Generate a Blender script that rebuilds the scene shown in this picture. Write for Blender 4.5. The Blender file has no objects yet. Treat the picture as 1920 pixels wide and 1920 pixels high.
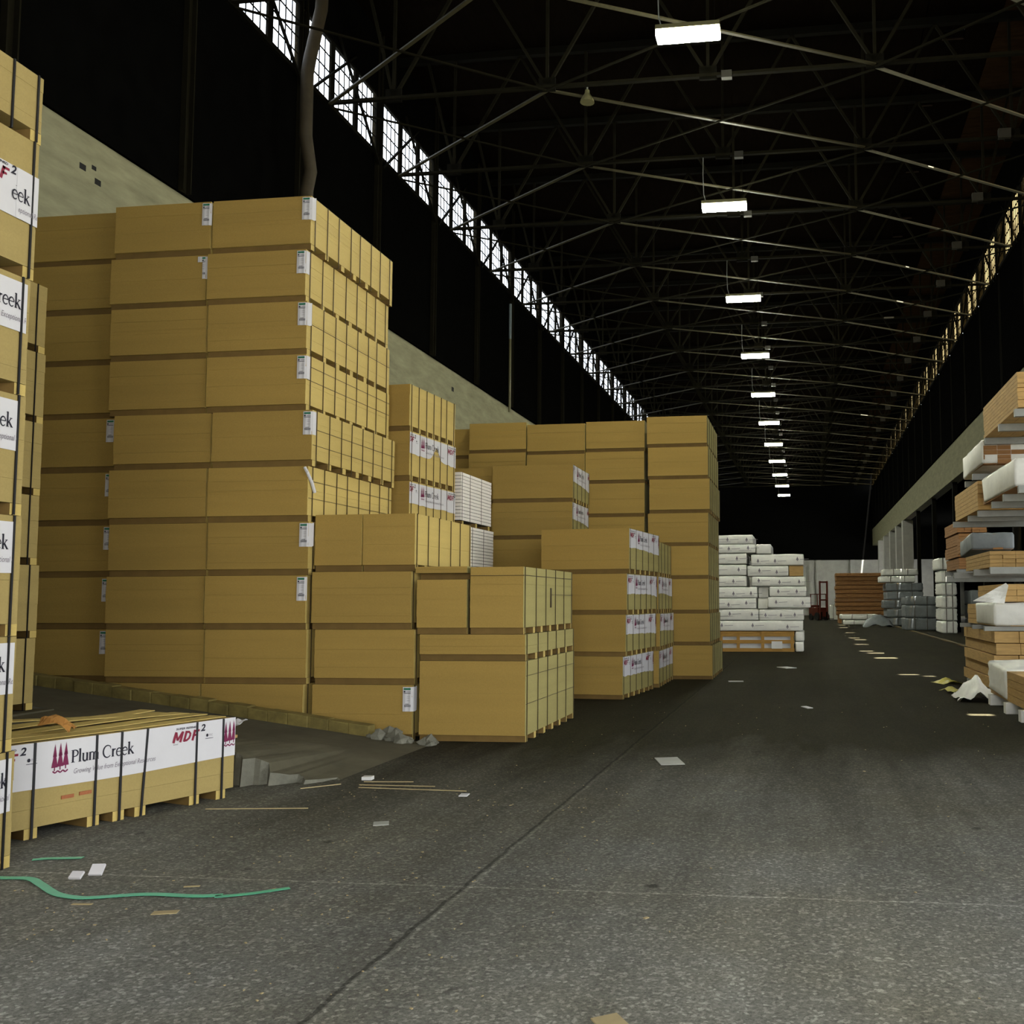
import bpy, bmesh, math, random
from mathutils import Vector, Matrix
C = bpy.context.scene.collection
S = bpy.context.scene
R = random.Random(7)
PI = math.pi

# ------------------------------------------------------------------ camera
F_PX, CX, CY, H = 1850.0, 1270.0, 985.0, 1.62
VPX, VPY, ROLL = 1511.0, 1126.0, 0.004
yv = Vector((VPX - CX, VPY - CY, F_PX)).normalized()
p2 = Vector((VPX - 1000 - CX, VPY + ROLL * 1000 - CY, F_PX))
dn = yv.cross(p2).normalized()
if dn.y < 0: dn = -dn
zv = -dn
xv = yv.cross(zv)
# rows: world axis -> camera pixels axes (x right, y down, z forward)
Rm = Matrix(((xv.x, yv.x, zv.x), (xv.y, yv.y, zv.y), (xv.z, yv.z, zv.z)))   # world -> cam
flip = Matrix(((1, 0, 0), (0, -1, 0), (0, 0, -1)))
M = (flip @ Rm).transposed().to_4x4()
M.translation = Vector((0, 0, H))
cd = bpy.data.cameras.new('camera'); cam = bpy.data.objects.new('camera', cd); C.objects.link(cam)
cam.matrix_world = M
cd.sensor_width = 36.0; cd.sensor_fit = 'HORIZONTAL'
cd.lens = F_PX / 1920 * 36
cd.shift_x = (960 - CX) / 1920; cd.shift_y = (CY - 960) / 1920
cd.clip_end = 400
S.camera = cam

# ------------------------------------------------------------------ world, sun, daylight, exposure
W = bpy.data.worlds.new('sky'); S.world = W; W.use_nodes = True
bg = W.node_tree.nodes['Background']
bg.inputs[0].default_value = (0.93, 0.98, 1.0, 1); bg.inputs[1].default_value = 3.5
def sun_lamp():
    l = bpy.data.lights.new('sun', 'SUN'); l.energy = 100; l.angle = 0.006; l.color = (1, 0.95, 0.85)
    o = bpy.data.objects.new('sun', l); C.objects.link(o)
    o.rotation_euler = Vector((0.12, -0.09, 1)).to_track_quat('Z', 'Y').to_euler()
sun_lamp()
def area(name, loc, rot, sx, sy, power, col):
    l = bpy.data.lights.new(name, 'AREA'); l.shape = 'RECTANGLE'; l.size = sx; l.size_y = sy
    l.energy = power; l.color = col
    o = bpy.data.objects.new(name, l); C.objects.link(o); o.location = loc; o.rotation_euler = rot
    return o
area('daylight_dock_opening', (28, 2.5, 4.4), (0, PI / 2, 0), 8.4, 15.0, 1500, (1.0, 1.0, 0.96))
area('daylight_back_door', (2.5, -4.9, 3.1), (PI / 2, 0, 0), 7.2, 5.8, 1080, (1.0, 0.98, 0.92))
area('fill_aisle_side', (17.2, 17, 3.9), (0, PI / 2, 0), 7.2, 13.6, 700, (1.0, 1.0, 0.96))  # added fill for the stack sides, the door itself is made up
area('daylight_far_dock', (16.8, 97, 3.6), (0, PI / 2, 0), 6.0, 14.0, 1500, (1.0, 1.0, 0.95))
vs = S.view_settings
vs.view_transform = 'Standard'; vs.look = 'None'; vs.exposure = 0.0; vs.gamma = 1.0
vs.use_curve_mapping = False
S.cycles.max_bounces = 6; S.cycles.diffuse_bounces = 4; S.cycles.transparent_max_bounces = 12
S.cycles.caustics_reflective = False; S.cycles.caustics_refractive = False
S.cycles.sample_clamp_indirect = 4.0

# ------------------------------------------------------------------ materials
def rgb(r, g, b):
    f = lambda c: (c / 255 / 12.92) if c <= 10 else ((c / 255 + 0.055) / 1.055) ** 2.4
    return (f(r), f(g), f(b), 1)
class NT:
    def __init__(s, name):
        s.m = bpy.data.materials.new(name); s.m.use_nodes = True
        s.t = s.m.node_tree; s.b = s.t.nodes['Principled BSDF']; s.out = s.t.nodes['Material Output']
    def n(s, typ, **kw):
        nd = s.t.nodes.new(typ)
        for k, v in kw.items():
            if k.startswith('i_'):
                nd.inputs[int(k[2:]) if k[2:].isdigit() else k[2:]].default_value = v
            else: setattr(nd, k, v)
        return nd
    def l(s, a, b): s.t.links.new(a, b)
def mat(name, col, rough=0.8, metal=0.0, var=0.12, scale=8.0, bump=0.0, stretch=(1, 1, 1), rnd=0.0, detail=6.0, spec=0.3, speck=0.0):
    q = NT(name); b = q.b
    b.inputs['Roughness'].default_value = rough; b.inputs['Metallic'].default_value = metal
    b.inputs['Specular IOR Level'].default_value = spec
    tc = q.n('ShaderNodeTexCoord'); mp = q.n('ShaderNodeMapping'); mp.inputs['Scale'].default_value = stretch
    q.l(tc.outputs['Object'], mp.inputs['Vector'])
    src = mp.outputs['Vector']
    oi = q.n('ShaderNodeObjectInfo')
    if rnd > 0:
        ad = q.n('ShaderNodeVectorMath', operation='ADD')
        ml = q.n('ShaderNodeMath', operation='MULTIPLY'); ml.inputs[1].default_value = 37.0
        q.l(oi.outputs['Random'], ml.inputs[0]); q.l(src, ad.inputs[0]); q.l(ml.outputs[0], ad.inputs[1]); src = ad.outputs[0]
    nz = q.n('ShaderNodeTexNoise'); nz.inputs['Scale'].default_value = scale; nz.inputs['Detail'].default_value = detail
    nz.inputs['Roughness'].default_value = 0.65
    q.l(src, nz.inputs['Vector'])
    mr = q.n('ShaderNodeMapRange'); mr.inputs[1].default_value = 0.25; mr.inputs[2].default_value = 0.75
    mr.inputs[3].default_value = 1 - var; mr.inputs[4].default_value = 1 + var
    q.l(nz.outputs['Fac'], mr.inputs[0])
    val = mr.outputs[0]
    if rnd > 0:
        m2 = q.n('ShaderNodeMapRange'); m2.inputs[3].default_value = 1 - rnd; m2.inputs[4].default_value = 1 + rnd
        q.l(oi.outputs['Random'], m2.inputs[0])
        mm = q.n('ShaderNodeMath', operation='MULTIPLY'); q.l(val, mm.inputs[0]); q.l(m2.outputs[0], mm.inputs[1]); val = mm.outputs[0]
    if speck > 0:
        n2 = q.n('ShaderNodeTexNoise'); n2.inputs['Scale'].default_value = 90; n2.inputs['Detail'].default_value = 2
        q.l(tc.outputs['Object'], n2.inputs['Vector'])
        m3 = q.n('ShaderNodeMapRange'); m3.inputs[1].default_value = 0.3; m3.inputs[2].default_value = 0.7
        m3.inputs[3].default_value = 1 - speck; m3.inputs[4].default_value = 1 + speck
        q.l(n2.outputs['Fac'], m3.inputs[0])
        mm = q.n('ShaderNodeMath', operation='MULTIPLY'); q.l(val, mm.inputs[0]); q.l(m3.outputs[0], mm.inputs[1]); val = mm.outputs[0]
    hs = q.n('ShaderNodeHueSaturation'); hs.inputs['Color'].default_value = col
    q.l(val, hs.inputs['Value']); q.l(hs.outputs[0], b.inputs['Base Color'])
    if bump > 0:
        bp = q.n('ShaderNodeBump'); bp.inputs['Strength'].default_value = bump; bp.inputs['Distance'].default_value = 0.02
        q.l(nz.outputs['Fac'], bp.inputs['Height']); q.l(bp.outputs[0], b.inputs['Normal'])
    return q.m
def emit(name, col, s):
    q = NT(name); e = q.n('ShaderNodeEmission'); e.inputs[0].default_value = col; e.inputs[1].default_value = s
    q.l(e.outputs[0], q.out.inputs[0]); return q.m
def glass(name, col, gl):
    q = NT(name); t = q.n('ShaderNodeBsdfTransparent'); t.inputs[0].default_value = col
    g = q.n('ShaderNodeBsdfGlossy'); g.inputs['Roughness'].default_value = 0.05
    tc = q.n('ShaderNodeTexCoord'); nz = q.n('ShaderNodeTexNoise'); nz.inputs['Scale'].default_value = 1.3
    q.l(tc.outputs['Object'], nz.inputs['Vector'])
    d = q.n('ShaderNodeBsdfDiffuse'); d.inputs[0].default_value = (0.25, 0.2, 0.12, 1)
    mr = q.n('ShaderNodeMapRange'); mr.inputs[1].default_value = 0.45; mr.inputs[2].default_value = 0.7; mr.inputs[4].default_value = gl
    q.l(nz.outputs['Fac'], mr.inputs[0])
    a = q.n('ShaderNodeMixShader'); q.l(mr.outputs[0], a.inputs[0]); q.l(t.outputs[0], a.inputs[1]); q.l(d.outputs[0], a.inputs[2])
    m = q.n('ShaderNodeMixShader'); m.inputs[0].default_value = 0.05
    q.l(a.outputs[0], m.inputs[1]); q.l(g.outputs[0], m.inputs[2]); q.l(m.outputs[0], q.out.inputs[0]); return q.m

MM = {
 'mdf': mat('fiberboard_long_edge', (0.50, 0.375, 0.118, 1), 0.75, var=0.06, scale=0.9, stretch=(0.5, 0.5, 9), rnd=0.05, speck=0.05, detail=1.5),
 'mdf_end': mat('fiberboard_sawn_end', (0.365, 0.240, 0.060, 1), 0.8, var=0.06, scale=0.9, stretch=(0.5, 0.5, 8), rnd=0.06, speck=0.07, detail=1.5),
 'mdf3': mat('dull_fiberboard_edge', (0.345, 0.262, 0.094, 1), 0.75, var=0.06, scale=0.9, stretch=(0.5, 0.5, 9), rnd=0.02, speck=0.05, detail=1.5),
 'mdf2': mat('particleboard_long_edge', (0.33, 0.285, 0.105, 1), 0.8, var=0.07, scale=0.9, stretch=(0.5, 0.5, 9), rnd=0.06, speck=0.07, detail=1.5),
 'runner': mat('runner_wood', (0.17, 0.105, 0.03, 1), 0.8, var=0.15, scale=6, rnd=0.1),
 'strap': mat('strap_brown', (0.05, 0.035, 0.015, 1), 0.45, var=0.1),
 'strapk': mat('strap_black', (0.008, 0.008, 0.010, 1), 0.4, var=0.1),
 'paper': mat('white_paper', (0.60, 0.59, 0.61, 1), 0.7, var=0.03, scale=5),
 'wrap': mat('white_wrap', (0.66, 0.66, 0.64, 1), 0.5, var=0.05, scale=4, bump=0.1),
 'ink': mat('black_ink', (0.012, 0.011, 0.022, 1), 0.6, var=0.0),
 'maroon': mat('maroon_ink', (0.16, 0.012, 0.06, 1), 0.6, var=0.0),
 'red': mat('red_ink', (0.22, 0.015, 0.04, 1), 0.6, var=0.0),
 'grey': mat('grey_ink', (0.22, 0.20, 0.23, 1), 0.6, var=0.0),
 'green': mat('green_ink', (0.02, 0.16, 0.09, 1), 0.6, var=0.0),
 'stamp': mat('stamp_ink', (0.34, 0.12, 0.05, 1), 0.8, var=0.2, scale=40),
 'lam': mat('lumber_wrap', (0.84, 0.84, 0.78, 1), 0.55, var=0.08, scale=5, bump=0.35, rnd=0.08),
 'greywrap': mat('grey_lumber_wrap', (0.20, 0.22, 0.23, 1), 0.5, var=0.15, scale=4, bump=0.4, rnd=0.15),
 'pine': mat('pine_lumber', (0.50, 0.32, 0.12, 1), 0.75, var=0.22, scale=3, stretch=(1.2, 1.2, 9), rnd=0.12),
 'pinedark': mat('brown_lumber', (0.30, 0.15, 0.055, 1), 0.8, var=0.3, scale=3, stretch=(1, 1, 10), rnd=0.15),
 'white': mat('white_moulding', (0.90, 0.86, 0.80, 1), 0.6, var=0.03),
 'moulding_gap': mat('moulding_gap', (0.05, 0.045, 0.04, 1), 0.8, var=0.1),
 'steel': mat('dark_steel', (0.006, 0.0055, 0.0035, 1), 0.9, var=0.3, scale=3, spec=0.05),
 'brace': mat('dark_brace', (0.011, 0.0098, 0.0055, 1), 0.9, var=0.3, scale=3, spec=0.05),  # near-black tone for posts, trusses and the opposite rods
 'box': mat('grey_box', (0.04, 0.038, 0.03, 1), 0.6, var=0.05),
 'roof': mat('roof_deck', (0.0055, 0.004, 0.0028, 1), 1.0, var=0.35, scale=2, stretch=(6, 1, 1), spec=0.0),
 'roofb': mat('window_lit_roof', (0.030, 0.017, 0.009, 1), 1.0, spec=0.0, var=0.4, scale=2, stretch=(1, 5, 1)),  # bounce light from the windows painted into the right roof strip
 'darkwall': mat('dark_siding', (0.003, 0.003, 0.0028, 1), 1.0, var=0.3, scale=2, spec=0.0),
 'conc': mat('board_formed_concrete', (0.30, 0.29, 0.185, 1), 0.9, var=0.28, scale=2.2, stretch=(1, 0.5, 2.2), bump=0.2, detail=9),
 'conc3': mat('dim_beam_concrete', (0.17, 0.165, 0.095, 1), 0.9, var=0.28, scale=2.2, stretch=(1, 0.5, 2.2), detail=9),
 'conc2': mat('pale_concrete', (0.36, 0.36, 0.33, 1), 0.9, var=0.15, scale=1.5, bump=0.1),
 'rampc': mat('ramp_concrete', (0.085, 0.077, 0.048, 1), 0.9, var=0.3, scale=2, bump=0.15, detail=10),
 'edgec': mat('broken_concrete', (0.15, 0.147, 0.115, 1), 0.9, var=0.4, scale=5, bump=0.6, detail=10),
 'curb': mat('worn_yellow_curb', (0.17, 0.135, 0.04, 1), 0.8, var=0.5, scale=4, bump=0.3, detail=10),
 'rod': mat('lamplit_brace', (0.25, 0.24, 0.18, 1), 0.5, var=0.2, scale=3),
 'rod2': mat('half_lit_brace', (0.055, 0.049, 0.026, 1), 0.5, var=0.2, scale=3),
 'galv': mat('galvanised_arm', (0.27, 0.28, 0.26, 1), 0.5, metal=0.2, var=0.15, scale=5),
 'pipe': mat('rusty_pipe', (0.055, 0.044, 0.026, 1), 0.6, var=0.3, scale=2),
 'paleblue': mat('pale_blue_paint', (0.22, 0.27, 0.30, 1), 0.5, var=0.1),
 'cream': mat('cream_enamel', (0.16, 0.15, 0.075, 1), 0.4, var=0.1),
 'lamp': emit('lamp_tube', (1.0, 1.0, 0.80, 1), 260),
 'glassL': glass('window_glass', (0.96, 0.97, 1.0, 1), 0.15),
 'glassR': glass('amber_window_glass', (0.72, 0.62, 0.42, 1), 0.5),
 'greenstrap': mat('green_strap', (0.09, 0.52, 0.31, 1), 0.3, var=0.15, scale=10, spec=0.6),
 'chip': mat('wood_chip', (0.40, 0.32, 0.17, 1), 0.8, var=0.15),
 'card': mat('torn_cardboard', (0.36, 0.17, 0.04, 1), 0.85, var=0.2, scale=6, bump=0.3),
 'yellow': mat('yellow_plastic', (0.40, 0.36, 0.05, 1), 0.5, var=0.1),
 'runk': mat('blackened_shaft', (0.004, 0.004, 0.004, 1), 0.9, var=0.0),  # near black so the added sun shafts stay dark inside
 'rubber': mat('rubber', (0.015, 0.015, 0.015, 1), 0.8, var=0.1),
 'lift': mat('forklift_paint', (0.10, 0.02, 0.012, 1), 0.4, var=0.1),
 'crate': mat('crate_wood', (0.36, 0.20, 0.05, 1), 0.8, var=0.2, scale=4, stretch=(1, 1, 6)),
 'pane': mat('white_sheet_edge', (0.60, 0.61, 0.60, 1), 0.4, var=0.03),
 'yard': mat('outside_yard', (0.021, 0.0205, 0.018, 1), 0.9, var=0.15, scale=0.6),
}
def floor_material():
    q = NT('worn_asphalt_floor'); b = q.b
    tc = q.n('ShaderNodeTexCoord')
    def noise(scale, st, det=8, ro=0.65):
        mp = q.n('ShaderNodeMapping'); mp.inputs['Scale'].default_value = st; q.l(tc.outputs['Object'], mp.inputs[0])
        n = q.n('ShaderNodeTexNoise'); n.inputs['Scale'].default_value = scale; n.inputs['Detail'].default_value = det; n.inputs['Roughness'].default_value = ro
        q.l(mp.outputs[0], n.inputs[0]); return n.outputs['Fac']
    def ramp(f, a, bb, c, d):
        m = q.n('ShaderNodeMapRange'); m.inputs[1].default_value = a; m.inputs[2].default_value = bb; m.inputs[3].default_value = c; m.inputs[4].default_value = d
        q.l(f, m.inputs[0]); return m.outputs[0]
    def mul(a, c):
        m = q.n('ShaderNodeMath', operation='MULTIPLY'); q.l(a, m.inputs[0]); q.l(c, m.inputs[1]); return m.outputs[0]
    v = ramp(noise(0.5, (1, 0.6, 1)), 0.3, 0.7, 0.78, 1.22)
    v = mul(v, ramp(noise(1.1, (3.0, 0.16, 1)), 0.35, 0.65, 0.86, 1.12))
    v = mul(v, ramp(noise(14, (1, 1, 1), 6), 0.3, 0.7, 0.86, 1.14))
    v = mul(v, ramp(noise(48, (1, 1, 1), 4, 0.85), 0.38, 0.66, 0.66, 1.5))
    # dark oil drips
    v = mul(v, ramp(noise(2.6, (1.1, 0.8, 1), 3), 0.69, 0.74, 1.0, 0.55))
    # pour joints: one along the aisle, one across it
    sx = q.n('ShaderNodeSeparateXYZ'); q.l(tc.outputs['Object'], sx.inputs[0])
    wob = ramp(noise(3, (1, 1, 1), 3), 0, 1, -0.03, 0.03)
    def line(sock, pos, w, dark):
        a = q.n('ShaderNodeMath', operation='ADD'); a.inputs[1].default_value = -pos; q.l(sock, a.inputs[0])
        a2 = q.n('ShaderNodeMath', operation='ADD'); q.l(a.outputs[0], a2.inputs[0]); q.l(wob, a2.inputs[1])
        c = q.n('ShaderNodeMath', operation='ABSOLUTE'); q.l(a2.outputs[0], c.inputs[0])
        return ramp(c.outputs[0], w * 0.5, w, dark, 1.0)
    v = mul(v, line(sx.outputs[0], -1.96, 0.016, 0.5))
    v = mul(v, line(sx.outputs[0], -1.925, 0.014, 1.35))
    v = mul(v, line(sx.outputs[1], 5.56, 0.014, 1.6))
    v2 = q.n('ShaderNodeTexVoronoi'); v2.inputs['Scale'].default_value = 55; q.l(tc.outputs['Object'], v2.inputs['Vector'])
    sc_ = q.n('ShaderNodeSeparateColor'); q.l(v2.outputs['Color'], sc_.inputs[0])
    v = mul(v, ramp(sc_.outputs[0], 0.70, 1.0, 0.93, 1.75))
    vo = q.n('ShaderNodeTexVoronoi'); vo.inputs['Scale'].default_value = 2.2; q.l(tc.outputs['Object'], vo.inputs['Vector'])
    spot = ramp(vo.outputs['Distance'], 0.05, 0.12, 0.0, 1.0)
    msk = ramp(noise(0.9, (1.4, 0.5, 1), 2), 0.50, 0.56, 1.0, 0.0)
    mx = q.n('ShaderNodeMath', operation='MAXIMUM'); q.l(spot, mx.inputs[0]); q.l(msk, mx.inputs[1])
    v = mul(v, ramp(mx.outputs[0], 0, 1, 0.45, 1.0))
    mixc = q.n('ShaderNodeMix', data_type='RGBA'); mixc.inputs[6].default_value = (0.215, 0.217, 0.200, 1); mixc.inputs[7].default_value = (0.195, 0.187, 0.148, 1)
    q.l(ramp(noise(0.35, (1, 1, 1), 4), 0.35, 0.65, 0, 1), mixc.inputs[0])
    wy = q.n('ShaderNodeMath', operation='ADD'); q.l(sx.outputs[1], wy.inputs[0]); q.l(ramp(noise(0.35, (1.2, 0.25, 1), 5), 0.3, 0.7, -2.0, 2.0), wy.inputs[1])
    far_dark = q.n('ShaderNodeMix', data_type='RGBA'); q.l(ramp(wy.outputs[0], 3.2, 11.5, 0, 1), far_dark.inputs[0]); q.l(mixc.outputs[2], far_dark.inputs[6]); far_dark.inputs[7].default_value = (0.021, 0.0185, 0.0095, 1)  # floor colour darkens with distance from the camera end
    hs = q.n('ShaderNodeHueSaturation'); q.l(far_dark.outputs[2], hs.inputs['Color']); q.l(v, hs.inputs['Value'])
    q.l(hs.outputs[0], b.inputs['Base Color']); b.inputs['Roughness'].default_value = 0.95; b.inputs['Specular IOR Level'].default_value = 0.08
    bp = q.n('ShaderNodeBump'); bp.inputs['Strength'].default_value = 0.25; bp.inputs['Distance'].default_value = 0.01
    q.l(noise(60, (1, 1, 1), 4), bp.inputs['Height']); q.l(bp.outputs[0], b.inputs['Normal'])
    return q.m
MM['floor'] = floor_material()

# ------------------------------------------------------------------ mesh helpers
def bx(bm, x0, x1, y0, y1, z0, z1, mi=0):
    v = [bm.verts.new(p) for p in ((x0, y0, z0), (x1, y0, z0), (x1, y1, z0), (x0, y1, z0), (x0, y0, z1), (x1, y0, z1), (x1, y1, z1), (x0, y1, z1))]
    for f in ((0, 3, 2, 1), (4, 5, 6, 7), (0, 1, 5, 4), (1, 2, 6, 5), (2, 3, 7, 6), (3, 0, 4, 7)):
        bm.faces.new([v[i] for i in f]).material_index = mi
    return v
def bar(bm, a, b, w, h, mi=0):
    a = Vector(a); b = Vector(b); d = (b - a).normalized()
    up = Vector((0, 0, 1)) if abs(d.z) < 0.95 else Vector((0, 1, 0))
    s = d.cross(up).normalized() * (w / 2); u = s.cross(d).normalized() * (h / 2)
    v = [bm.verts.new(p + i * s + j * u) for p in (a, b) for i, j in ((-1, -1), (1, -1), (1, 1), (-1, 1))]
    for f in ((0, 1, 2, 3), (7, 6, 5, 4), (0, 4, 5, 1), (1, 5, 6, 2), (2, 6, 7, 3), (3, 7, 4, 0)):
        bm.faces.new([v[i] for i in f]).material_index = mi
def tube(bm, pts, r, n=8, mi=0, radii=None):
    rings = []
    pts = [Vector(p) for p in pts]
    for i, p in enumerate(pts):
        d = (pts[min(i + 1, len(pts) - 1)] - pts[max(i - 1, 0)]).normalized()
        up = Vector((0, 0, 1)) if abs(d.z) < 0.9 else Vector((0, 1, 0))
        s = d.cross(up).normalized(); u = s.cross(d)
        rr = radii[i] if radii else r
        rings.append([bm.verts.new(p + rr * (math.cos(t) * s + math.sin(t) * u)) for t in [2 * PI * k / n for k in range(n)]])
    for a, b in zip(rings, rings[1:]):
        for k in range(n):
            bm.faces.new((a[k], a[(k + 1) % n], b[(k + 1) % n], b[k])).material_index = mi
    bm.faces.new(rings[0]).material_index = mi; bm.faces.new(rings[-1]).material_index = mi
def mesh_of(name, bm, mats, bevel=0.0, smooth=False):
    bmesh.ops.recalc_face_normals(bm, faces=bm.faces)
    if bevel > 0:
        bmesh.ops.bevel(bm, geom=list(bm.edges), offset=bevel, segments=2, affect='EDGES', profile=0.6, clamp_overlap=True)
    me = bpy.data.meshes.new(name); bm.to_mesh(me); bm.free()
    for m in (mats if isinstance(mats, (list, tuple)) else [mats]): me.materials.append(MM[m] if isinstance(m, str) else m)
    if smooth:
        for p in me.polygons: p.use_smooth = True
    return me
def link(name, me, parent=None, loc=(0, 0, 0), rot=0.0):
    o = bpy.data.objects.new(name, me); C.objects.link(o); o.location = loc; o.rotation_euler = (0, 0, rot)
    if parent: o.parent = parent
    return o
def tag(o, label, cat, group=None, kind=None):
    if label: o['label'] = label
    if cat: o['category'] = cat
    if group: o['group'] = group
    if kind: o['kind'] = kind
    return o
def struct(name, bm, mats, parent=None, bevel=0, loc=(0, 0, 0), smooth=False):
    o = link(name, mesh_of(name, bm, mats, bevel, smooth), parent, loc)
    if not parent: o['kind'] = 'structure'
    return o
def thing(name, label, cat, loc=(0, 0, 0), rot=0.0, group=None):
    return tag(link(name, None, None, loc, rot), label, cat, group)
def dup(root, loc, rot=None, label=None, group=None):
    def cp(o, par):
        c = o.copy(); C.objects.link(c)
        if par: c.parent = par; c.matrix_parent_inverse = o.matrix_parent_inverse.copy()
        for ch in kids.get(o.name, []): cp(ch, c)
        return c
    kids = {}
    for o in root.children_recursive: kids.setdefault(o.parent.name, []).append(o)
    r = cp(root, None); r.location = loc
    if rot is not None: r.rotation_euler = (0, 0, rot)
    if label: r['label'] = label
    if group: r['group'] = group
    return r
ORD = 'first second third fourth fifth sixth seventh eighth ninth tenth eleventh twelfth thirteenth fourteenth fifteenth sixteenth seventeenth eighteenth nineteenth twentieth twenty-first twenty-second twenty-third twenty-fourth'.split()

# ------------------------------------------------------------------ setting
XL, XR, YB, YF = -11.5, 7.35, -5.0, 110.0
ZC = 13.75                       # truss bottom chord and window sill
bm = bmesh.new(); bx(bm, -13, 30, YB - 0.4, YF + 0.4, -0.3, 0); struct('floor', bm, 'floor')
bm = bmesh.new(); bx(bm, -60, 60, -70, YB - 0.41, -0.35, -0.02); bx(bm, 30.01, 60, YB - 0.4, 120, -0.35, -0.02); struct('ground', bm, 'yard')
# left wall: concrete below, dark siding, then clerestory band, then a dark frieze
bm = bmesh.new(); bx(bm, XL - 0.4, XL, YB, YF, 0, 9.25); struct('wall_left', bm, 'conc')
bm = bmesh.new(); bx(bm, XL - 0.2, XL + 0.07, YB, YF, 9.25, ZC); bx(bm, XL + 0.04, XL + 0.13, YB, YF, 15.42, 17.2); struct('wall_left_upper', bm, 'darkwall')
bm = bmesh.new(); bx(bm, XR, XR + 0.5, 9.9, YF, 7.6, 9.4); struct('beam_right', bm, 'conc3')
bm = bmesh.new(); bx(bm, XR - 0.07, XR + 0.2, YB, YF, 9.4, ZC); bx(bm, XR - 0.13, XR - 0.04, YB, YF, 15.42, 17.2)
bx(bm, XR + 0.12, XR + 0.4, YB, 9.9, 6.9, 9.4); bx(bm, XR + 0.12, XR + 0.4, YB, 1.5, 0, 6.9); struct('wall_right', bm, 'darkwall')
# lean-to aisle beyond the right-hand beam
bm = bmesh.new(); bx(bm, 17, 17.3, 24.1, YF, 0, 9.4); bx(bm, 17, 17.3, 9.9, 24.1, 7.7, 9.4); bx(bm, XR + 0.12, 17.3, 9.6, 9.9, 0, 9.4); struct('wall_aisle', bm, 'darkwall')
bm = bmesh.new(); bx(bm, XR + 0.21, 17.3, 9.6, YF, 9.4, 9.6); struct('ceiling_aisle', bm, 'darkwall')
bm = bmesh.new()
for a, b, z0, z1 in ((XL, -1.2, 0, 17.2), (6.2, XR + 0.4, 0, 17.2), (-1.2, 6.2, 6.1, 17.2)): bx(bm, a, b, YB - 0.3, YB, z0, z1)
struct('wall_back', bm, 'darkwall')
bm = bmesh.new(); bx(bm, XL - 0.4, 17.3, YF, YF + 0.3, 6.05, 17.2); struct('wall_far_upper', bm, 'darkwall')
bm = bmesh.new(); bx(bm, XL - 0.4, 17.3, YF, YF + 0.3, 0, 6.05)
for x in (-4, 0.4, 1.2, 4.9): bx(bm, x, x + 0.5, YF - 0.25, YF, 0, 6.05)
struct('wall_far', bm, 'conc2')
# roof deck with added holes and slanted shafts that let slivers of sun through
holes = [(14.55, 2.42, 0.34, 0.35), (21.75, 2.66, 0.40, 0.30), (22.2, 2.2, 0.42, 0.34), (28.5, 2.2, 0.62, 0.8), (31.1, 2.1, 0.5, 0.7), (32.3, 1.9, 0.45, 0.5), (37.2, 2.0, 0.5, 0.5), (41.5, 2.2, 0.5, 0.9), (43.6, 2.05, 0.45, 0.8), (50.5, 2.15, 0.45, 0.7), (60, 2.2, 0.5, 0.8), (66, 2.3, 0.5, 0.9)]
ZR = 17.2
bm = bmesh.new()
hx0, hx1 = 3.4, 5.4
for a, b, mi in ((XL - 0.1, hx0 + 0.02, 0), (hx1 - 0.02, XR + 0.1, 1)): bx(bm, a, b, YB - 0.5, YF + 0.5, ZR, ZR + 0.25, mi)
y = YB - 0.5
for Y, X, w, l in holes:
    l *= 0.65
    cx, cy = X + 0.12 * 17.4, Y - 0.09 * 17.4
    bx(bm, hx0, hx1, y, cy - l / 2, ZR, ZR + 0.25)
    bx(bm, hx0, cx - w / 2, cy - l / 2, cy + l / 2, ZR, ZR + 0.25); bx(bm, cx + w / 2, hx1, cy - l / 2, cy + l / 2, ZR, ZR + 0.25)
    y = cy + l / 2
    e, t = 0.06, ZR + 2.2
    for a0, a1, b0, b1 in ((cx - w / 2 - e, cx + w / 2 + e, cy - l / 2 - e, cy - l / 2), (cx - w / 2 - e, cx + w / 2 + e, cy + l / 2, cy + l / 2 + e), (cx - w / 2 - e, cx - w / 2, cy - l / 2, cy + l / 2), (cx + w / 2, cx + w / 2 + e, cy - l / 2, cy + l / 2)):
        for k, q in enumerate(bx(bm, a0, a1, b0, b1, ZR + 0.25, t, 2)):
            if k > 3: q.co.x += 0.12 * 2.2; q.co.y -= 0.09 * 2.2
bx(bm, hx0, hx1, y, YF + 0.5, ZR, ZR + 0.25)
struct('ceiling', bm, ['roof', 'roofb', 'runk'])
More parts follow.
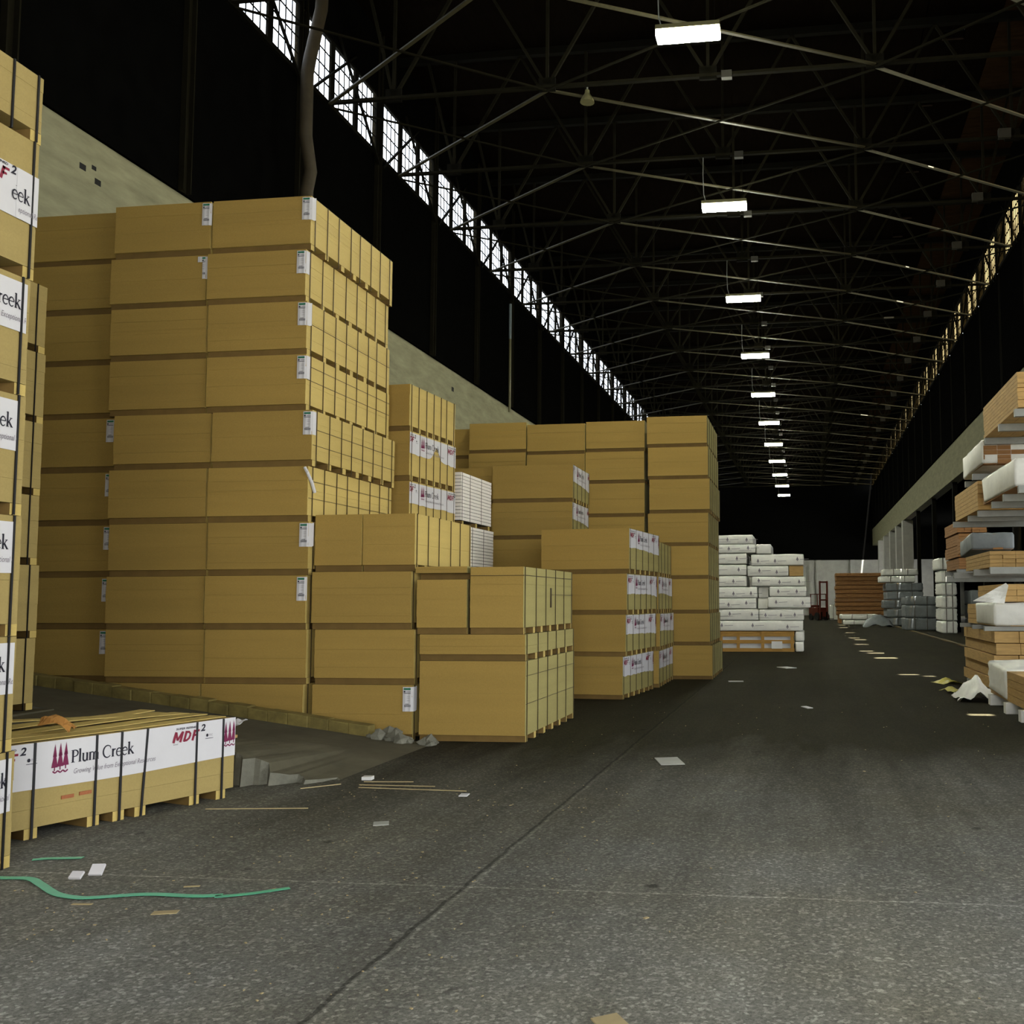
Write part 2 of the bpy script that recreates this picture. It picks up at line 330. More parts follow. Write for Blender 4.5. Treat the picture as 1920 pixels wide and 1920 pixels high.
# wall posts and clerestory windows
POST0, PITCH, NB = 20.65, 4.12, 22
def post_mesh(x0, x1):
    b = bmesh.new(); bx(b, x0, x1, -0.12, -0.09, 0, 8.0); bx(b, x0, x1, 0.09, 0.12, 0, 8.0); bx(b, (x0 + x1) / 2 - 0.015, (x0 + x1) / 2 + 0.015, -0.09, 0.09, 0, 8.0)
    return mesh_of('post', b, 'brace')
pm = post_mesh(-0.10, 0.10)
for side, xw, zb in (('left', XL + 0.08, 9.25), ('right', XR + 0.02, 9.4)):
    for k in range(-2, NB):
        o = link('column_' + side, pm, None, (xw, POST0 + PITCH * k, zb)); o['kind'] = 'structure'
def window_mats(side): return 'glassL' if side == 'left' else 'glassR'
def window_bay(side):
    s = 1 if side == 'left' else -1
    b = bmesh.new(); L = PITCH - 0.26
    bx(b, -0.05, 0.03, 0, L, -0.06, 0.05); bx(b, -0.05, 0.03, 0, L, 1.59, 1.66)
    edges = [0, L / 3, 2 * L / 3, L]
    for e in edges: bx(b, -0.03, 0.03, e - 0.10, e + 0.10, 0.05, 1.59)
    fr = mesh_of('window_frame', b, 'steel')
    b = bmesh.new()
    for i in range(3):
        a, c = edges[i] + 0.10, edges[i + 1] - 0.10
        for j in range(1, 4): yy = a + (c - a) * j / 4; bx(b, -0.01, 0.01, yy - 0.010, yy + 0.010, 0.05, 1.59)
        for z in (0.42, 0.80, 1.20): bx(b, -0.012, 0.012, a, c, z - 0.012, z + 0.012)
    mu = mesh_of('window_muntin', b, 'steel')
    b = bmesh.new(); bx(b, -0.004, 0.004, 0.05, L - 0.05, 0.04, 1.6); gl = mesh_of('window_glass', b, window_mats(side))
    b = bmesh.new()
    bar(b, (s * 0.08, 0, -0.3), (s * 0.08, L * 0.62, 1.9), 0.06, 0.05); bar(b, (s * 0.08, L, -0.3), (s * 0.08, L * 0.38, 1.9), 0.06, 0.05)
    br = mesh_of('window_brace', b, 'steel')
    return fr, mu, gl, br
wn = 1
for side, xw in (('left', XL + 0.12), ('right', XR - 0.12)):
    ms = window_bay(side)
    for k in range(-2, NB - 1):
        o = link('window_%d' % wn, None, None, (xw, POST0 + 0.13 + PITCH * k, ZC)); wn += 1; o['kind'] = 'structure'
        for nm, m in zip(('frame', 'muntin', 'glass', 'brace'), ms): link('window_' + nm, m, o)
# concrete dock columns at the far end of the right side
b = bmesh.new(); bx(b, 0, 0.75, -0.5, 0.5, 0, 7.6); cm = mesh_of('column', b, 'conc2')
for Y in (76, 81.5, 87.5, 94, 101): o = link('column_right_dock', cm, None, (XR - 0.05, Y, 0)); o['kind'] = 'structure'
b = bmesh.new(); bx(b, -0.12, 0.12, -0.12, 0.12, 0, 7.6); cm2 = mesh_of('column_steel', b, 'steel')
for k in range(8): o = link('column_right_steel', cm2, None, (XR + 0.25, 10.2 + 8.24 * k, 0)); o['kind'] = 'structure'
# holes knocked in the left concrete, as dark recess plugs
b = bmesh.new()
for y, z, s in ((14.1, 8.66, 0.07), (14.35, 8.75, 0.05), (14.45, 8.55, 0.07), (31.0, 8.64, 0.10), (13.1, 8.0, 0.04)): bx(b, XL - 0.01, XL + 0.004, y - s, y + s, z - s * 0.7, z + s * 0.7)
struct('trim_left', b, 'rubber')

# dock ramp on the left with a worn yellow kerb
SL = 0.49 / 3.75
def rz(x): return max(0.0, (-4.25 - x) * SL)
def rzz(x, y):
    hn = max(rz(x), min(0.30, (0.34 if x < -4.78 + 0.03 * math.sin(x * 90) else 0.22 if x < -4.55 else 0.14) * max(0.0, -4.25 - x)) + (0.012 * math.sin(x * 47) * math.sin(x * 83) if x > -6 else 0)); f = min(1, max(0, (y - 8.4) / 1.7))
    return hn + (rz(x) - hn) * f
b = bmesh.new()
nx, ny = 130, 8
xs = [-4.25 - (11.45 - 4.25) * i / nx for i in range(nx + 1)]
def near(x):
    if x < -7.95: return 9.72
    base = 8.36
    if x > -5.2: base += 0.35 * ((x + 5.2) / 0.95) ** 2 + 0.06 * math.sin(x * 23) + 0.03 * math.sin(x * 61) + 0.02 * math.sin(x * 131)
    return base
top = {}
for i, x in enumerate(xs):
    for j in range(ny + 1):
        y = near(x) + (11.0 - near(x)) * j / ny
        top[i, j] = b.verts.new((x, y, rzz(x, y) + 0.002))
for i in range(nx):
    for j in range(ny): b.faces.new((top[i, j], top[i, j + 1], top[i + 1, j + 1], top[i + 1, j]))
    lo = [b.verts.new((top[k, 0].co.x, top[k, 0].co.y - 0.03, 0)) for k in (i, i + 1)]
    f = b.faces.new((top[i, 0], top[i + 1, 0], lo[1], lo[0])); f.material_index = 1
    lo = [b.verts.new((top[k, ny].co.x, top[k, ny].co.y, 0)) for k in (i, i + 1)]
    b.faces.new((top[i, ny], top[i + 1, ny], lo[1], lo[0]))
bx(b, -11.45, -7.97, 6.2, 9.7, 0.0, 0.5)
struct('ramp', b, ['rampc', 'edgec'])
b = bmesh.new()
n = 26
for i in range(n):
    x0 = -4.95 - 6.4 * i / n; x1 = -4.95 - 6.4 * (i + 1) / n
    j = R.uniform(-0.012, 0.012); t = 0.135 + R.uniform(-0.012, 0.008)
    v = bx(b, x1, x0, 10.82 + j, 10.99, 0, 1)
    for k, q in enumerate(v):
        q.co.z = rz(q.co.x) + (t if k > 3 else -0.005) if k > 3 else max(0.0, rz(q.co.x) - 0.02)
struct('kerb', b, 'curb', bevel=0.012)
b = bmesh.new()
for i in range(26):
    x = R.uniform(-4.95, -4.2); y = R.uniform(10.78, 11.08); s = R.uniform(0.03, 0.10)
    q = bmesh.ops.create_icosphere(b, subdivisions=1, radius=s, matrix=Matrix.Translation((x, y, rz(x) + s * 0.2)))
    for v in q['verts']: v.co += Vector((R.uniform(-1, 1), R.uniform(-1, 1), R.uniform(-1, 1) * 0.6)) * s * 0.3; v.co.z = max(0.001, v.co.z)
tag(struct('rubble', b, 'edgec'), 'crumbled concrete rubble at the low end of the yellow kerb', 'rubble', kind='stuff')

# ------------------------------------------------------------------ roof trusses, braces, lamps
NODES = [-9.7, -5.9, -2.08, 1.72, 5.55]
T0, TP, NT_ = 17.77, 4.13, 22
def build_truss():
    t = thing('roof_truss', 'dark steel roof truss nearest the camera, carrying the first lit lamp', 'roof truss', (0, T0, 0), 0, 'roof trusses of the hall')
    b = bmesh.new(); bar(b, (XL + 0.1, 0, ZC), (XR - 0.1, 0, ZC), 0.11, 0.07); link('bottom_chord', mesh_of('bottom_chord', b, 'brace'), t)
    b = bmesh.new(); bar(b, (XL + 0.1, 0, ZR - 0.12), (XR - 0.1, 0, ZR - 0.12), 0.16, 0.2); link('top_chord', mesh_of('top_chord', b, 'steel'), t)
    xs = [XL + 0.2] + NODES + [XR - 0.2]
    for i, x in enumerate(NODES):
        b = bmesh.new(); bar(b, (x, 0, ZC), (x, 0, ZR - 0.2), 0.07, 0.07); link('web_post', mesh_of('web_post', b, 'brace'), t)
        for q, (nx_) in enumerate((xs[i], xs[i + 2])):
            b = bmesh.new(); xe = x + (nx_ - x) * 0.5
            bar(b, (x, 0, ZC), (xe, 0, ZR - 0.2), 0.07, 0.07); link('web_strut', mesh_of('web_strut', b, 'brace'), t)
        b = bmesh.new(); bx(b, x - 0.2, x + 0.2, -0.035, 0.035, ZC - 0.1, ZC + 0.22); link('gusset_plate', mesh_of('gusset_plate', b, 'steel'), t)
    b = bmesh.new(); bx(b, 5.18, 5.5, -0.14, 0.0, ZC - 0.05, ZC + 0.2); link('junction_box', mesh_of('junction_box', b, 'box'), t)
    b = bmesh.new(); bx(b, -1.76, -1.52, -0.14, 0.0, ZC - 0.14, ZC + 0.03); link('junction_box', mesh_of('junction_box', b, 'box'), t)
    return t
tr0 = build_truss()
for k in range(1, NT_):
    dup(tr0, (0, T0 + TP * k, 0), None, 'dark steel roof truss, %s counted from the camera end of the hall' % ORD[k])
def build_brace():
    t = thing('cross_brace', 'pale steel rods crossed between the two roof trusses nearest the camera', 'cross bracing', (0, T0, 0), 0, 'crossed rods between roof trusses')
    for (a, c) in ((-5.9, 1.72), (1.72, XR - 0.2), (-5.9, XL + 0.2)):
        for y0, y1, w in ((0.05, TP - 0.05, 0.085), (TP - 0.05, 0.05, 0.05)):
            b = bmesh.new(); dz = -0.045 if y0 < y1 else -0.10
            bar(b, (a, y0, ZC + dz), (c, y1, ZC + dz), w, 0.035); link('brace_rod', mesh_of('brace_rod', b, ('rod' if c > 3 else 'rod2') if y0 < y1 else 'brace'), t)  # paler copies paint lamp light onto one rod direction, brightest at right
    return t
br0 = build_brace()
for k in range(1, NT_ - 1):
    dup(br0, (0, T0 + TP * k, 0), None, 'pale steel rods crossed below the roof, %s bay from the camera end' % ORD[k])
def build_lamp():
    t = thing('fluorescent_lamp', 'lit fluorescent box lamp at the top edge, nearest the camera', 'ceiling lamp', (-2.06, T0, ZC - 1.42), 0.0, 'lit lamps along the roof line')
    b = bmesh.new(); bx(b, -0.61, 0.61, -0.16, 0.16, 0.03, 0.12); link('housing', mesh_of('housing', b, 'cream', 0.01), t)
    b = bmesh.new(); bx(b, -0.60, 0.60, -0.15, 0.15, -0.11, 0.03); link('diffuser', mesh_of('diffuser', b, 'lamp', 0.02), t)
    b = bmesh.new(); tube(b, [(-0.5, 0, 0.12), (-0.56, 0.0, 0.35), (-0.58, 0.02, 0.9), (-0.57, 0, 1.38)], 0.012, 6); link('cord', mesh_of('cord', b, 'galv'), t)
    b = bmesh.new(); tube(b, [(0.5, 0, 0.12), (0.5, 0, 1.38)], 0.006, 6); link('hanger', mesh_of('hanger', b, 'steel'), t)
    return t
lp0 = build_lamp()
for k in range(1, 11):
    dup(lp0, (-2.05, T0 + 8.26 * k, ZC - 1.42), 0.0, 'lit fluorescent box lamp, %s in the row counted from the camera' % ORD[k])
t = thing('pendant_lamp', 'small unlit cone-shaped pendant lamp hanging from a roof truss', 'lamp', (-4.95, 21.98, 13.35))
b = bmesh.new(); tube(b, [(0, 0, 0), (0, 0, 0.06), (0, 0, 0.22), (0, 0, 0.30)], 0.1, 14, radii=[0.17, 0.155, 0.06, 0.05]); link('lamp_shade', mesh_of('lamp_shade', b, 'cream', smooth=False), t)
b = bmesh.new(); tube(b, [(0, 0, 0.3), (0, 0, 0.42)], 0.02, 8); link('stem', mesh_of('stem', b, 'galv'), t)
# bent pipe and thin pole on the left
b = bmesh.new(); tube(b, [(-10.6, 20.15, 17.1), (-10.6, 20.0, 14.9), (-10.6, 19.55, 13.5), (-10.6, 19.45, 13.1), (-10.6, 19.45, 11.7), (-10.6, 19.7, 11.0), (-10.6, 19.55, 10.5), (-10.6, 19.5, 0.0)], 0.135, 14)
tag(link('bent_pipe', mesh_of('bent_pipe', b, 'pipe', smooth=True)), 'thick bent brown pipe rising in front of the left windows', 'pipe')
t = thing('pole', 'thin pale pole with a blue upper part hanging on the left wall', 'pole', (-11.37, 36.9, 9.0))
b = bmesh.new(); tube(b, [(0, 0, 0), (0, 0, 2.9)], 0.05, 8); link('lower_pole', mesh_of('lower_pole', b, 'cream'), t)
b = bmesh.new(); tube(b, [(0, 0, 2.9), (0, 0, 4.3)], 0.055, 8); link('upper_pole', mesh_of('upper_pole', b, 'paleblue'), t)

# ------------------------------------------------------------------ printing
def ribbon(bm, pts, w, mi=0, w2=None):
    pts = [Vector(p) for p in pts]; n = len(pts); prev = None
    for i, p in enumerate(pts):
        d = (pts[min(i + 1, n - 1)] - pts[max(i - 1, 0)]).normalized(); s = Vector((-d.y, d.x))
        ww = w if w2 is None else w + (w2 - w) * math.sin(PI * i / (n - 1))
        a, c = p + s * ww / 2, p - s * ww / 2
        cur = (bm.verts.new((a.x, 0, a.y)), bm.verts.new((c.x, 0, c.y)))
        if prev: bm.faces.new((prev[0], prev[1], cur[1], cur[0])).material_index = mi
        prev = cur
def poly(bm, pts, mi=0):
    bm.faces.new([bm.verts.new((x, 0, z)) for x, z in pts]).material_index = mi
def arc(cx, cy, rx, ry, a0, a1, n=12):
    return [(cx + rx * math.cos(math.radians(a0 + (a1 - a0) * i / n)), cy + ry * math.sin(math.radians(a0 + (a1 - a0) * i / n))) for i in range(n + 1)]
def serif_words(bm, x0, z0, size, mi, skip=0):
    """The two words of the wrapper in a light old-style serif, drawn stroke by stroke."""
    T, t, s = 0.15, 0.065, 0.05
    def G(st): return st
    P_ = [([(0.14, 0), (0.14, 1)], T, None), ([(0.0, s / 2), (0.30, s / 2)], s, None), ([(0, 1 - s / 2), (0.2, 1 - s / 2)], s, None), ([(0.14, 0.97)] + arc(0.28, 0.72, 0.26, 0.25, 90, -90) + [(0.14, 0.47)], t, 0.11)]
    l_ = [([(0.12, 0), (0.12, 1.06)], T, None), ([(0, s / 2), (0.24, s / 2)], s, None), ([(0.0, 1.0), (0.12, 1.05)], s, None)]
    u_ = [([(0.12, 0.66), (0.12, 0.2)] + arc(0.27, 0.19, 0.15, 0.18, 180, 300, 8), T * 0.9, None), ([(0.44, 0.66), (0.44, 0)], T, None), ([(0.02, 0.64), (0.12, 0.64)], s, None), ([(0.33, 0.64), (0.44, 0.64)], s, None), ([(0.34, 0.08), (0.44, 0.2)], t, None), ([(0.44, s / 2), (0.53, s / 2)], s, None)]
    m_ = [([(x, 0), (x, 0.56 if x > 0.2 else 0.66)], T, None) for x in (0.12, 0.44, 0.76)] + [([(x - 0.11, s / 2), (x + 0.11, s / 2)], s, None) for x in (0.12, 0.44, 0.76)] + [([(x, 0.48)] + arc(x + 0.16, 0.5, 0.15, 0.14, 150, 10, 8), t, 0.09) for x in (0.12, 0.44)] + [([(0.02, 0.62), (0.12, 0.64)], s, None)]
    C_ = [(arc(0.42, 0.5, 0.36, 0.49, 45, 315, 22), t, 0.13), ([(0.68, 0.70), (0.68, 0.92)], s, None)]
    r_ = [([(0.12, 0), (0.12, 0.66)], T, None), ([(0.01, s / 2), (0.25, s / 2)], s, None), ([(0.02, 0.62), (0.12, 0.64)], s, None), ([(0.14, 0.46), (0.22, 0.60), (0.36, 0.60)], t * 1.7, None)]
    e_ = [(arc(0.26, 0.33, 0.22, 0.32, 8, 318, 20), t, 0.11), ([(0.06, 0.37), (0.47, 0.37)], t, None)]
    k_ = [([(0.12, 0), (0.12, 1.06)], T, None), ([(0.01, s / 2), (0.24, s / 2)], s, None), ([(0.0, 1.0), (0.12, 1.05)], s, None), ([(0.14, 0.28), (0.42, 0.62)], t, None), ([(0.24, 0.38), (0.5, 0.02)], T * 0.95, None), ([(0.30, 0.64), (0.52, 0.64)], s, None), ([(0.40, s / 2), (0.6, s / 2)], s, None)]
    seq = [(P_, 0.60), (l_, 0.27), (u_, 0.57), (m_, 0.92), (None, 0.26), (C_, 0.78), (r_, 0.40), (e_, 0.52), (e_, 0.52), (k_, 0.6)]
    tot = sum(a for g, a in seq); x = x0; sc = size
    hx = 0.484 / tot if size is None else None
    for i, (g, a) in enumerate(seq):
        if g and i >= skip:
            for pts, w, w2 in g: ribbon(bm, [(x + px * sc, z0 + pz * sc) for px, pz in pts], w * sc, mi, None if w2 is None else w2 * sc)
        x += a * sc
    return x
_txt = {}
def text_into(bm, body, x, z, size, mi, width=None, shear=0.0, bold=0.0, anchor='l'):
    key = (body, round(bold, 4))
    if key not in _txt:
        cu = bpy.data.curves.new('t', 'FONT'); cu.body = body; cu.offset = bold; cu.resolution_u = 3
        o = bpy.data.objects.new('t', cu); C.objects.link(o); bpy.context.view_layer.update()
        me = bpy.data.meshes.new_from_object(o.evaluated_get(bpy.context.evaluated_depsgraph_get()))
        _txt[key] = ([v.co.copy() for v in me.vertices], [tuple(p.vertices) for p in me.polygons])
        bpy.data.objects.remove(o); bpy.data.curves.remove(cu); bpy.data.meshes.remove(me)
    vs_, fs = _txt[key]
    w = max(v.x for v in vs_); sx = size if width is None else width / w
    nv = [bm.verts.new((x + v.x * sx + v.y * size * shear, 0, z + v.y * size)) for v in vs_]
    for f in fs:
        try: bm.faces.new([nv[i] for i in f]).material_index = mi
        except ValueError: pass
def trees_logo(bm, x, z, mi):
    for i in range(3):
        c = x + 0.026 + i * 0.039; lift = i * 0.004
        poly(bm, [(c - 0.014, z + 0.11 + lift), (c + 0.014, z + 0.11 + lift), (c, z + 0.20 + lift)], mi)
        poly(bm, [(c - 0.023, z + 0.035 + lift), (c + 0.023, z + 0.035 + lift), (c + 0.005, z + 0.135 + lift), (c - 0.005, z + 0.135 + lift)], mi)
        poly(bm, [(c - 0.004, z + 0.012 + lift), (c + 0.004, z + 0.012 + lift), (c + 0.004, z + 0.036 + lift), (c - 0.004, z + 0.036 + lift)], mi)
    ribbon(bm, [(x + 0.012 + 0.11 * i / 18, z + 0.004 + 0.006 * math.cos(i * PI / 3)) for i in range(19)], 0.010, mi)
def mdf_mark(bm, x, z):
    hh, w = 0.083, 0.021
    sk = lambda px, pz: (x + px + 0.28 * pz * hh, z + pz * hh)
    for pts, ww in (([(0.010, 0), (0.010, 1)], w), ([(0.012, 0.97), (0.040, 0.2)], w * 0.8), ([(0.040, 0.2), (0.068, 0.97)], w * 0.8), ([(0.070, 0), (0.070, 1)], w),
                    ([(0.103, 0), (0.103, 1)], w), ([(0.103, 0.9), (0.128, 0.88), (0.144, 0.70), (0.146, 0.5), (0.142, 0.28), (0.126, 0.11), (0.103, 0.1)], w * 0.85),
                    ([(0.180, 0), (0.180, 1)], w), ([(0.172, 0.9), (0.224, 0.9)], w * 0.8), ([(0.180, 0.5), (0.214, 0.5)], w * 0.75)):
        ribbon(bm, [sk(*p) for p in pts], ww, 3)
    text_into(bm, '2', x + 0.255, z + 0.066, 0.075, 1, 0.04, 0.2, 0.03)
    text_into(bm, 'SUPER REFINED', x + 0.03, z + 0.098, 0.022, 1, 0.2, 0.2, 0.02)
    text_into(bm, 'brand', x + 0.01, z - 0.018, 0.014, 1, 0.04)
    ribbon(bm, [(x + 0.30, z + 0.0), (x + 0.375, z + 0.0)], 0.004, 1)
    poly(bm, arc(x + 0.318, z + 0.026, 0.011, 0.013, 0, 330, 9), 1); text_into(bm, 'FSC', x + 0.334, z + 0.018, 0.024, 2, 0.036)
def print_mesh(u0, u1, origin, base=0.0, first=-2, last=3, partial=None):
    """lettering for a wrapper spanning u0..u1; origin = left edge of one tree mark"""
    bm = bmesh.new()
    for k in range(first, last):
        x = origin + 1.42 * k
        if x > u1 + 0.1 or x + 1.42 < u0 - 0.1: continue
        trees_logo(bm, x, base + 0.095, 0)
        serif_words(bm, x + 0.143, base + 0.147, 0.0891, 1)
        text_into(bm, 'Growing Value from Exceptional Resources', x + 0.16, base + 0.068, 0.052, 2, 0.645, 0.2, 0.004)
        mdf_mark(bm, x + 0.949, base + 0.18)
    for co, no in (((u0 + 0.006, 0, 0), (-1, 0, 0)), ((u1 - 0.006, 0, 0), (1, 0, 0))):
        bmesh.ops.bisect_plane(bm, geom=bm.verts[:] + bm.edges[:] + bm.faces[:], plane_co=co, plane_no=no, clear_outer=True)
    for v in bm.verts: v.co.y = -0.006
    return finish_print(bm)
def finish_print(bm):
    me = bpy.data.meshes.new('lettering'); 
    for f in bm.faces:
        f.normal_update()
        if f.normal.y > 0: f.normal_flip()
    bm.to_mesh(me); bm.free()
    for m in ('maroon', 'ink', 'grey', 'red'): me.materials.append(MM[m])
    return me
def sheet_mesh(u0, u1, z0, z1, seed=0, sag=0.0, tear=None):
    rr = random.Random(seed); bm = bmesh.new(); n = max(8, int((u1 - u0) / 0.09)); rows = 3
    ph = rr.uniform(0, 6); g = {}
    for i in range(n + 1):
        u = u0 + (u1 - u0) * i / n
        dz = 0.008 * math.sin(u * 3 + ph)
        low = z0 + dz + sag * (i / n) ** 3 + (rr.uniform(-0.01, 0.01) if sag else 0)
        if tear and tear[0] < u < tear[1]: low += tear[2] * (1 - abs((u - tear[0]) / (tear[1] - tear[0]) * 2 - 1))
        for j in range(rows + 1):
            f = j / rows
            g[i, j] = bm.verts.new((u, -0.003 - 0.0015 * abs(math.sin(u * 9 + ph)) * (1 - f), low + (z1 + dz * 0.3 - low) * f))
    for i in range(n):
        for j in range(rows): bm.faces.new((g[i, j], g[i + 1, j], g[i + 1, j + 1], g[i, j + 1]))
    fs = bm.faces[:]
    r = bmesh.ops.extrude_face_region(bm, geom=fs)
    for v in [e for e in r['geom'] if isinstance(e, bmesh.types.BMVert)]: v.co.y += 0.002
    return mesh_of('banner', bm, 'paper')
BAN_H = 0.32

# ------------------------------------------------------------------ board packs
# local frame: +x along the long strapped side (which is the face y = 0), +y into the pack, end face at x = 0
RH = 0.075
_pack_mesh = {}
def pk(key, fn):
    if key not in _pack_mesh: _pack_mesh[key] = fn()
    return _pack_mesh[key]
def body_mesh(L, Wd, h, seed, m='mdf', seams=()):
    def f():
        rr = random.Random(seed); b = bmesh.new(); n = rr.randint(6, 9); z = RH
        cuts = sorted(rr.uniform(0.12, 0.9) for _ in range(n - 1)); cuts = [0] + cuts + [1]
        for a, c in zip(cuts, cuts[1:]):
            j = [rr.uniform(-0.0022, 0.0022) for _ in range(4)]
            g = 0.0014 if rr.random() < 0.25 else 0.0003
            bx(b, 0.004 + j[0], L - 0.004 + j[1], 0.004 + j[2] * 0.5, Wd - 0.004 + j[3], RH + (h - RH) * a + g, RH + (h - RH) * c)
        bx(b, 0.02, L - 0.02, 0.02, Wd - 0.02, RH, h - 0.002)
        for q in b.faces:
            q.normal_update()
            if abs(q.normal.x) > 0.7: q.material_index = 1
        for z in seams: bx(b, 0.03, L, -0.0005, 0.01, RH + (h - RH) * z - 0.003, RH + (h - RH) * z + 0.003, 2)
        return mesh_of('board_stack', b, [m, 'mdf_end', 'strap'])
    return pk(('body', L, Wd, h, seed, m, seams), f)
def runner_mesh(Wd):
    def f():
        b = bmesh.new(); bx(b, -0.045, 0.045, 0.006, Wd - 0.006, 0, RH - 0.002)
        for q in b.faces:
            q.normal_update()
            if abs(q.normal.y) > 0.7: q.material_index = 1
        return mesh_of('runner', b, ['runner', 'mdf'])
    return pk(('run', Wd), f)
def strap_mesh(Wd, h, m, lean=0.0, w=0.012, t=0.007):
    def f():
        b = bmesh.new()
        def seg(p, q):
            v = []
            for (x, y, z) in (p, q): v += [b.verts.new((x - w / 2, y, z)), b.verts.new((x + w / 2, y, z))]
            return v
        loop = [(0, -t, 0.001), (lean, -t, h + 0.002), (lean, Wd + t, h + 0.002), (0, Wd + t, 0.001)]
        inn = [(0, 0.0, 0.004), (lean, 0.0, h), (lean, Wd, h), (0, Wd, 0.004)]
        O = [(b.verts.new((x - w / 2, y, z)), b.verts.new((x + w / 2, y, z))) for x, y, z in loop]
        I = [(b.verts.new((x - w / 2, y, z)), b.verts.new((x + w / 2, y, z))) for x, y, z in inn]
        for i in range(4):
            k = (i + 1) % 4
            b.faces.new((O[i][0], O[i][1], O[k][1], O[k][0])); b.faces.new((I[i][0], I[k][0], I[k][1], I[i][1]))
            for s_ in (0, 1): b.faces.new((O[i][s_], O[k][s_], I[k][s_], I[i][s_]))
        return mesh_of('strap', b, m)
    return pk(('strap', Wd, h, m, lean, w), f)
def tag_mesh(kind):
    def f():
        b = bmesh.new(); w1, w2, hh, o = 0.115, 0.075, 0.285, 0.006
        # w1 on the end face (x = 0 plane, along +y), w2 wrapped onto the long face
        if kind == 'rolled':
            tube(b, [(-0.01, 0.04, 0), (-0.02, 0.0, -0.06), (0.05, -0.02, -0.17), (0.13, -0.022, -0.29)], 0.02, 8)
            return mesh_of('paper_tag', b, ['paper', 'green', 'ink'])
        cols = 6; pts = []
        for i in range(cols + 1):
            s = i / cols * (w1 + w2)
            pts.append((-o - 0.004 * math.sin(i * 2), w1 - s) if s < w1 else (s - w1, -o - (0.02 if kind == 'curl' else 0.006) * (s - w1) / w2))
        if kind == 'half': pts = pts[:5]
        def cut(i, z): return z
        g = [[b.verts.new((x, y, -hh + hh * j / 4 + (0.012 if (kind == 'curl' and i == len(pts) - 1) else 0))) for j in range(5)] for i, (x, y) in enumerate(pts)]
        for i in range(len(pts) - 1):
            for j in range(4):
                if kind == 'torn' and i < 2 and j < 3: continue
                b.faces.new((g[i][j], g[i + 1][j], g[i + 1][j + 1], g[i][j + 1])).material_index = 1 if False else 0
        # print: green band, black dot row, lines, bar code
        def mark(y0, y1, z0, z1, mi): 
            vv = [b.verts.new((-o - 0.008, y, z)) for y, z in ((y1, z0), (y0, z0), (y0, z1), (y1, z1))]; b.faces.new(vv).material_index = mi
        yl, yr = (w1 - 0.015, 0.015) if kind != 'torn' else (0.05, 0.008)
        mark(yr, yl, -0.034, -0.012, 1)
        mark(yl - 0.02, yl, -0.062, -0.046, 2); mark(yr, yl - 0.03, -0.058, -0.052, 3); mark(yr, yl, -0.075, -0.069, 2)
        for z in (-0.11, -0.13, -0.16): mark(yr + 0.01, yr + 0.045, z, z + 0.003, 3)
        k = yr
        while k < yl - 0.008: mark(k, k + 0.006, -0.232, -0.205, 2); k += 0.0115
        mark(yr + 0.02, yl - 0.02, -0.20, -0.195, 2)
        return mesh_of('paper_tag', b, ['paper', 'green', 'ink', 'grey'])
    return pk(('tag', kind), f)
def pack(name, label, x, y, z, L, Wd, h, rot=PI / 2, seed=0, straps=None, sm='strap', tagk=None, banner=None, group=None, runners=None, lean=None, sw=0.011, cat='board pack', bm_='mdf', seams=()):
    """x, y = world position of the visible corner (end face / long face)"""
    t = thing(name, label, cat, (x, y, z), rot, group)
    link('board_stack', body_mesh(L, Wd, h, seed % 5, bm_, seams), t)
    rs = runners if runners is not None else [0.075 + (L - 0.12) * i / 6 for i in range(7)]
    for i, s in enumerate(rs):
        link('runner', runner_mesh(Wd), t, (s + (R.uniform(-0.03, 0.03) if 0 < i < len(rs) - 1 and runners is None else 0), 0, 0))
    for i, s in enumerate(straps or []):
        link('strap', strap_mesh(Wd, h, sm, (lean or {}).get(i, 0.0), sw, 0.009 if sm == 'strapk' else 0.007), t, (s, 0, 0))
    if tagk:
        link('paper_tag', tag_mesh(tagk), t, (0, 0, h - 0.02))
    if banner:
        u0, u1, z0, origin, seed2, sag, tear = banner
        bn = link('banner', pk(('ban', banner), lambda: sheet_mesh(u0, u1, z0, z0 + BAN_H, seed2, sag, tear)), t)
        bn['label'] = 'white printed wrapper'
        link('lettering', pk(('pr', u0, u1, z0, origin), lambda: print_mesh(u0, u1, origin, z0)), bn)
    return t
def side_straps(L, n, off=0.06):
    return [off + (L - 2 * off) * i / (n - 1) + (R.uniform(-0.03, 0.03) if 0 < i < n - 1 else 0) for i in range(n)]
LP, WP = 2.44, 1.285

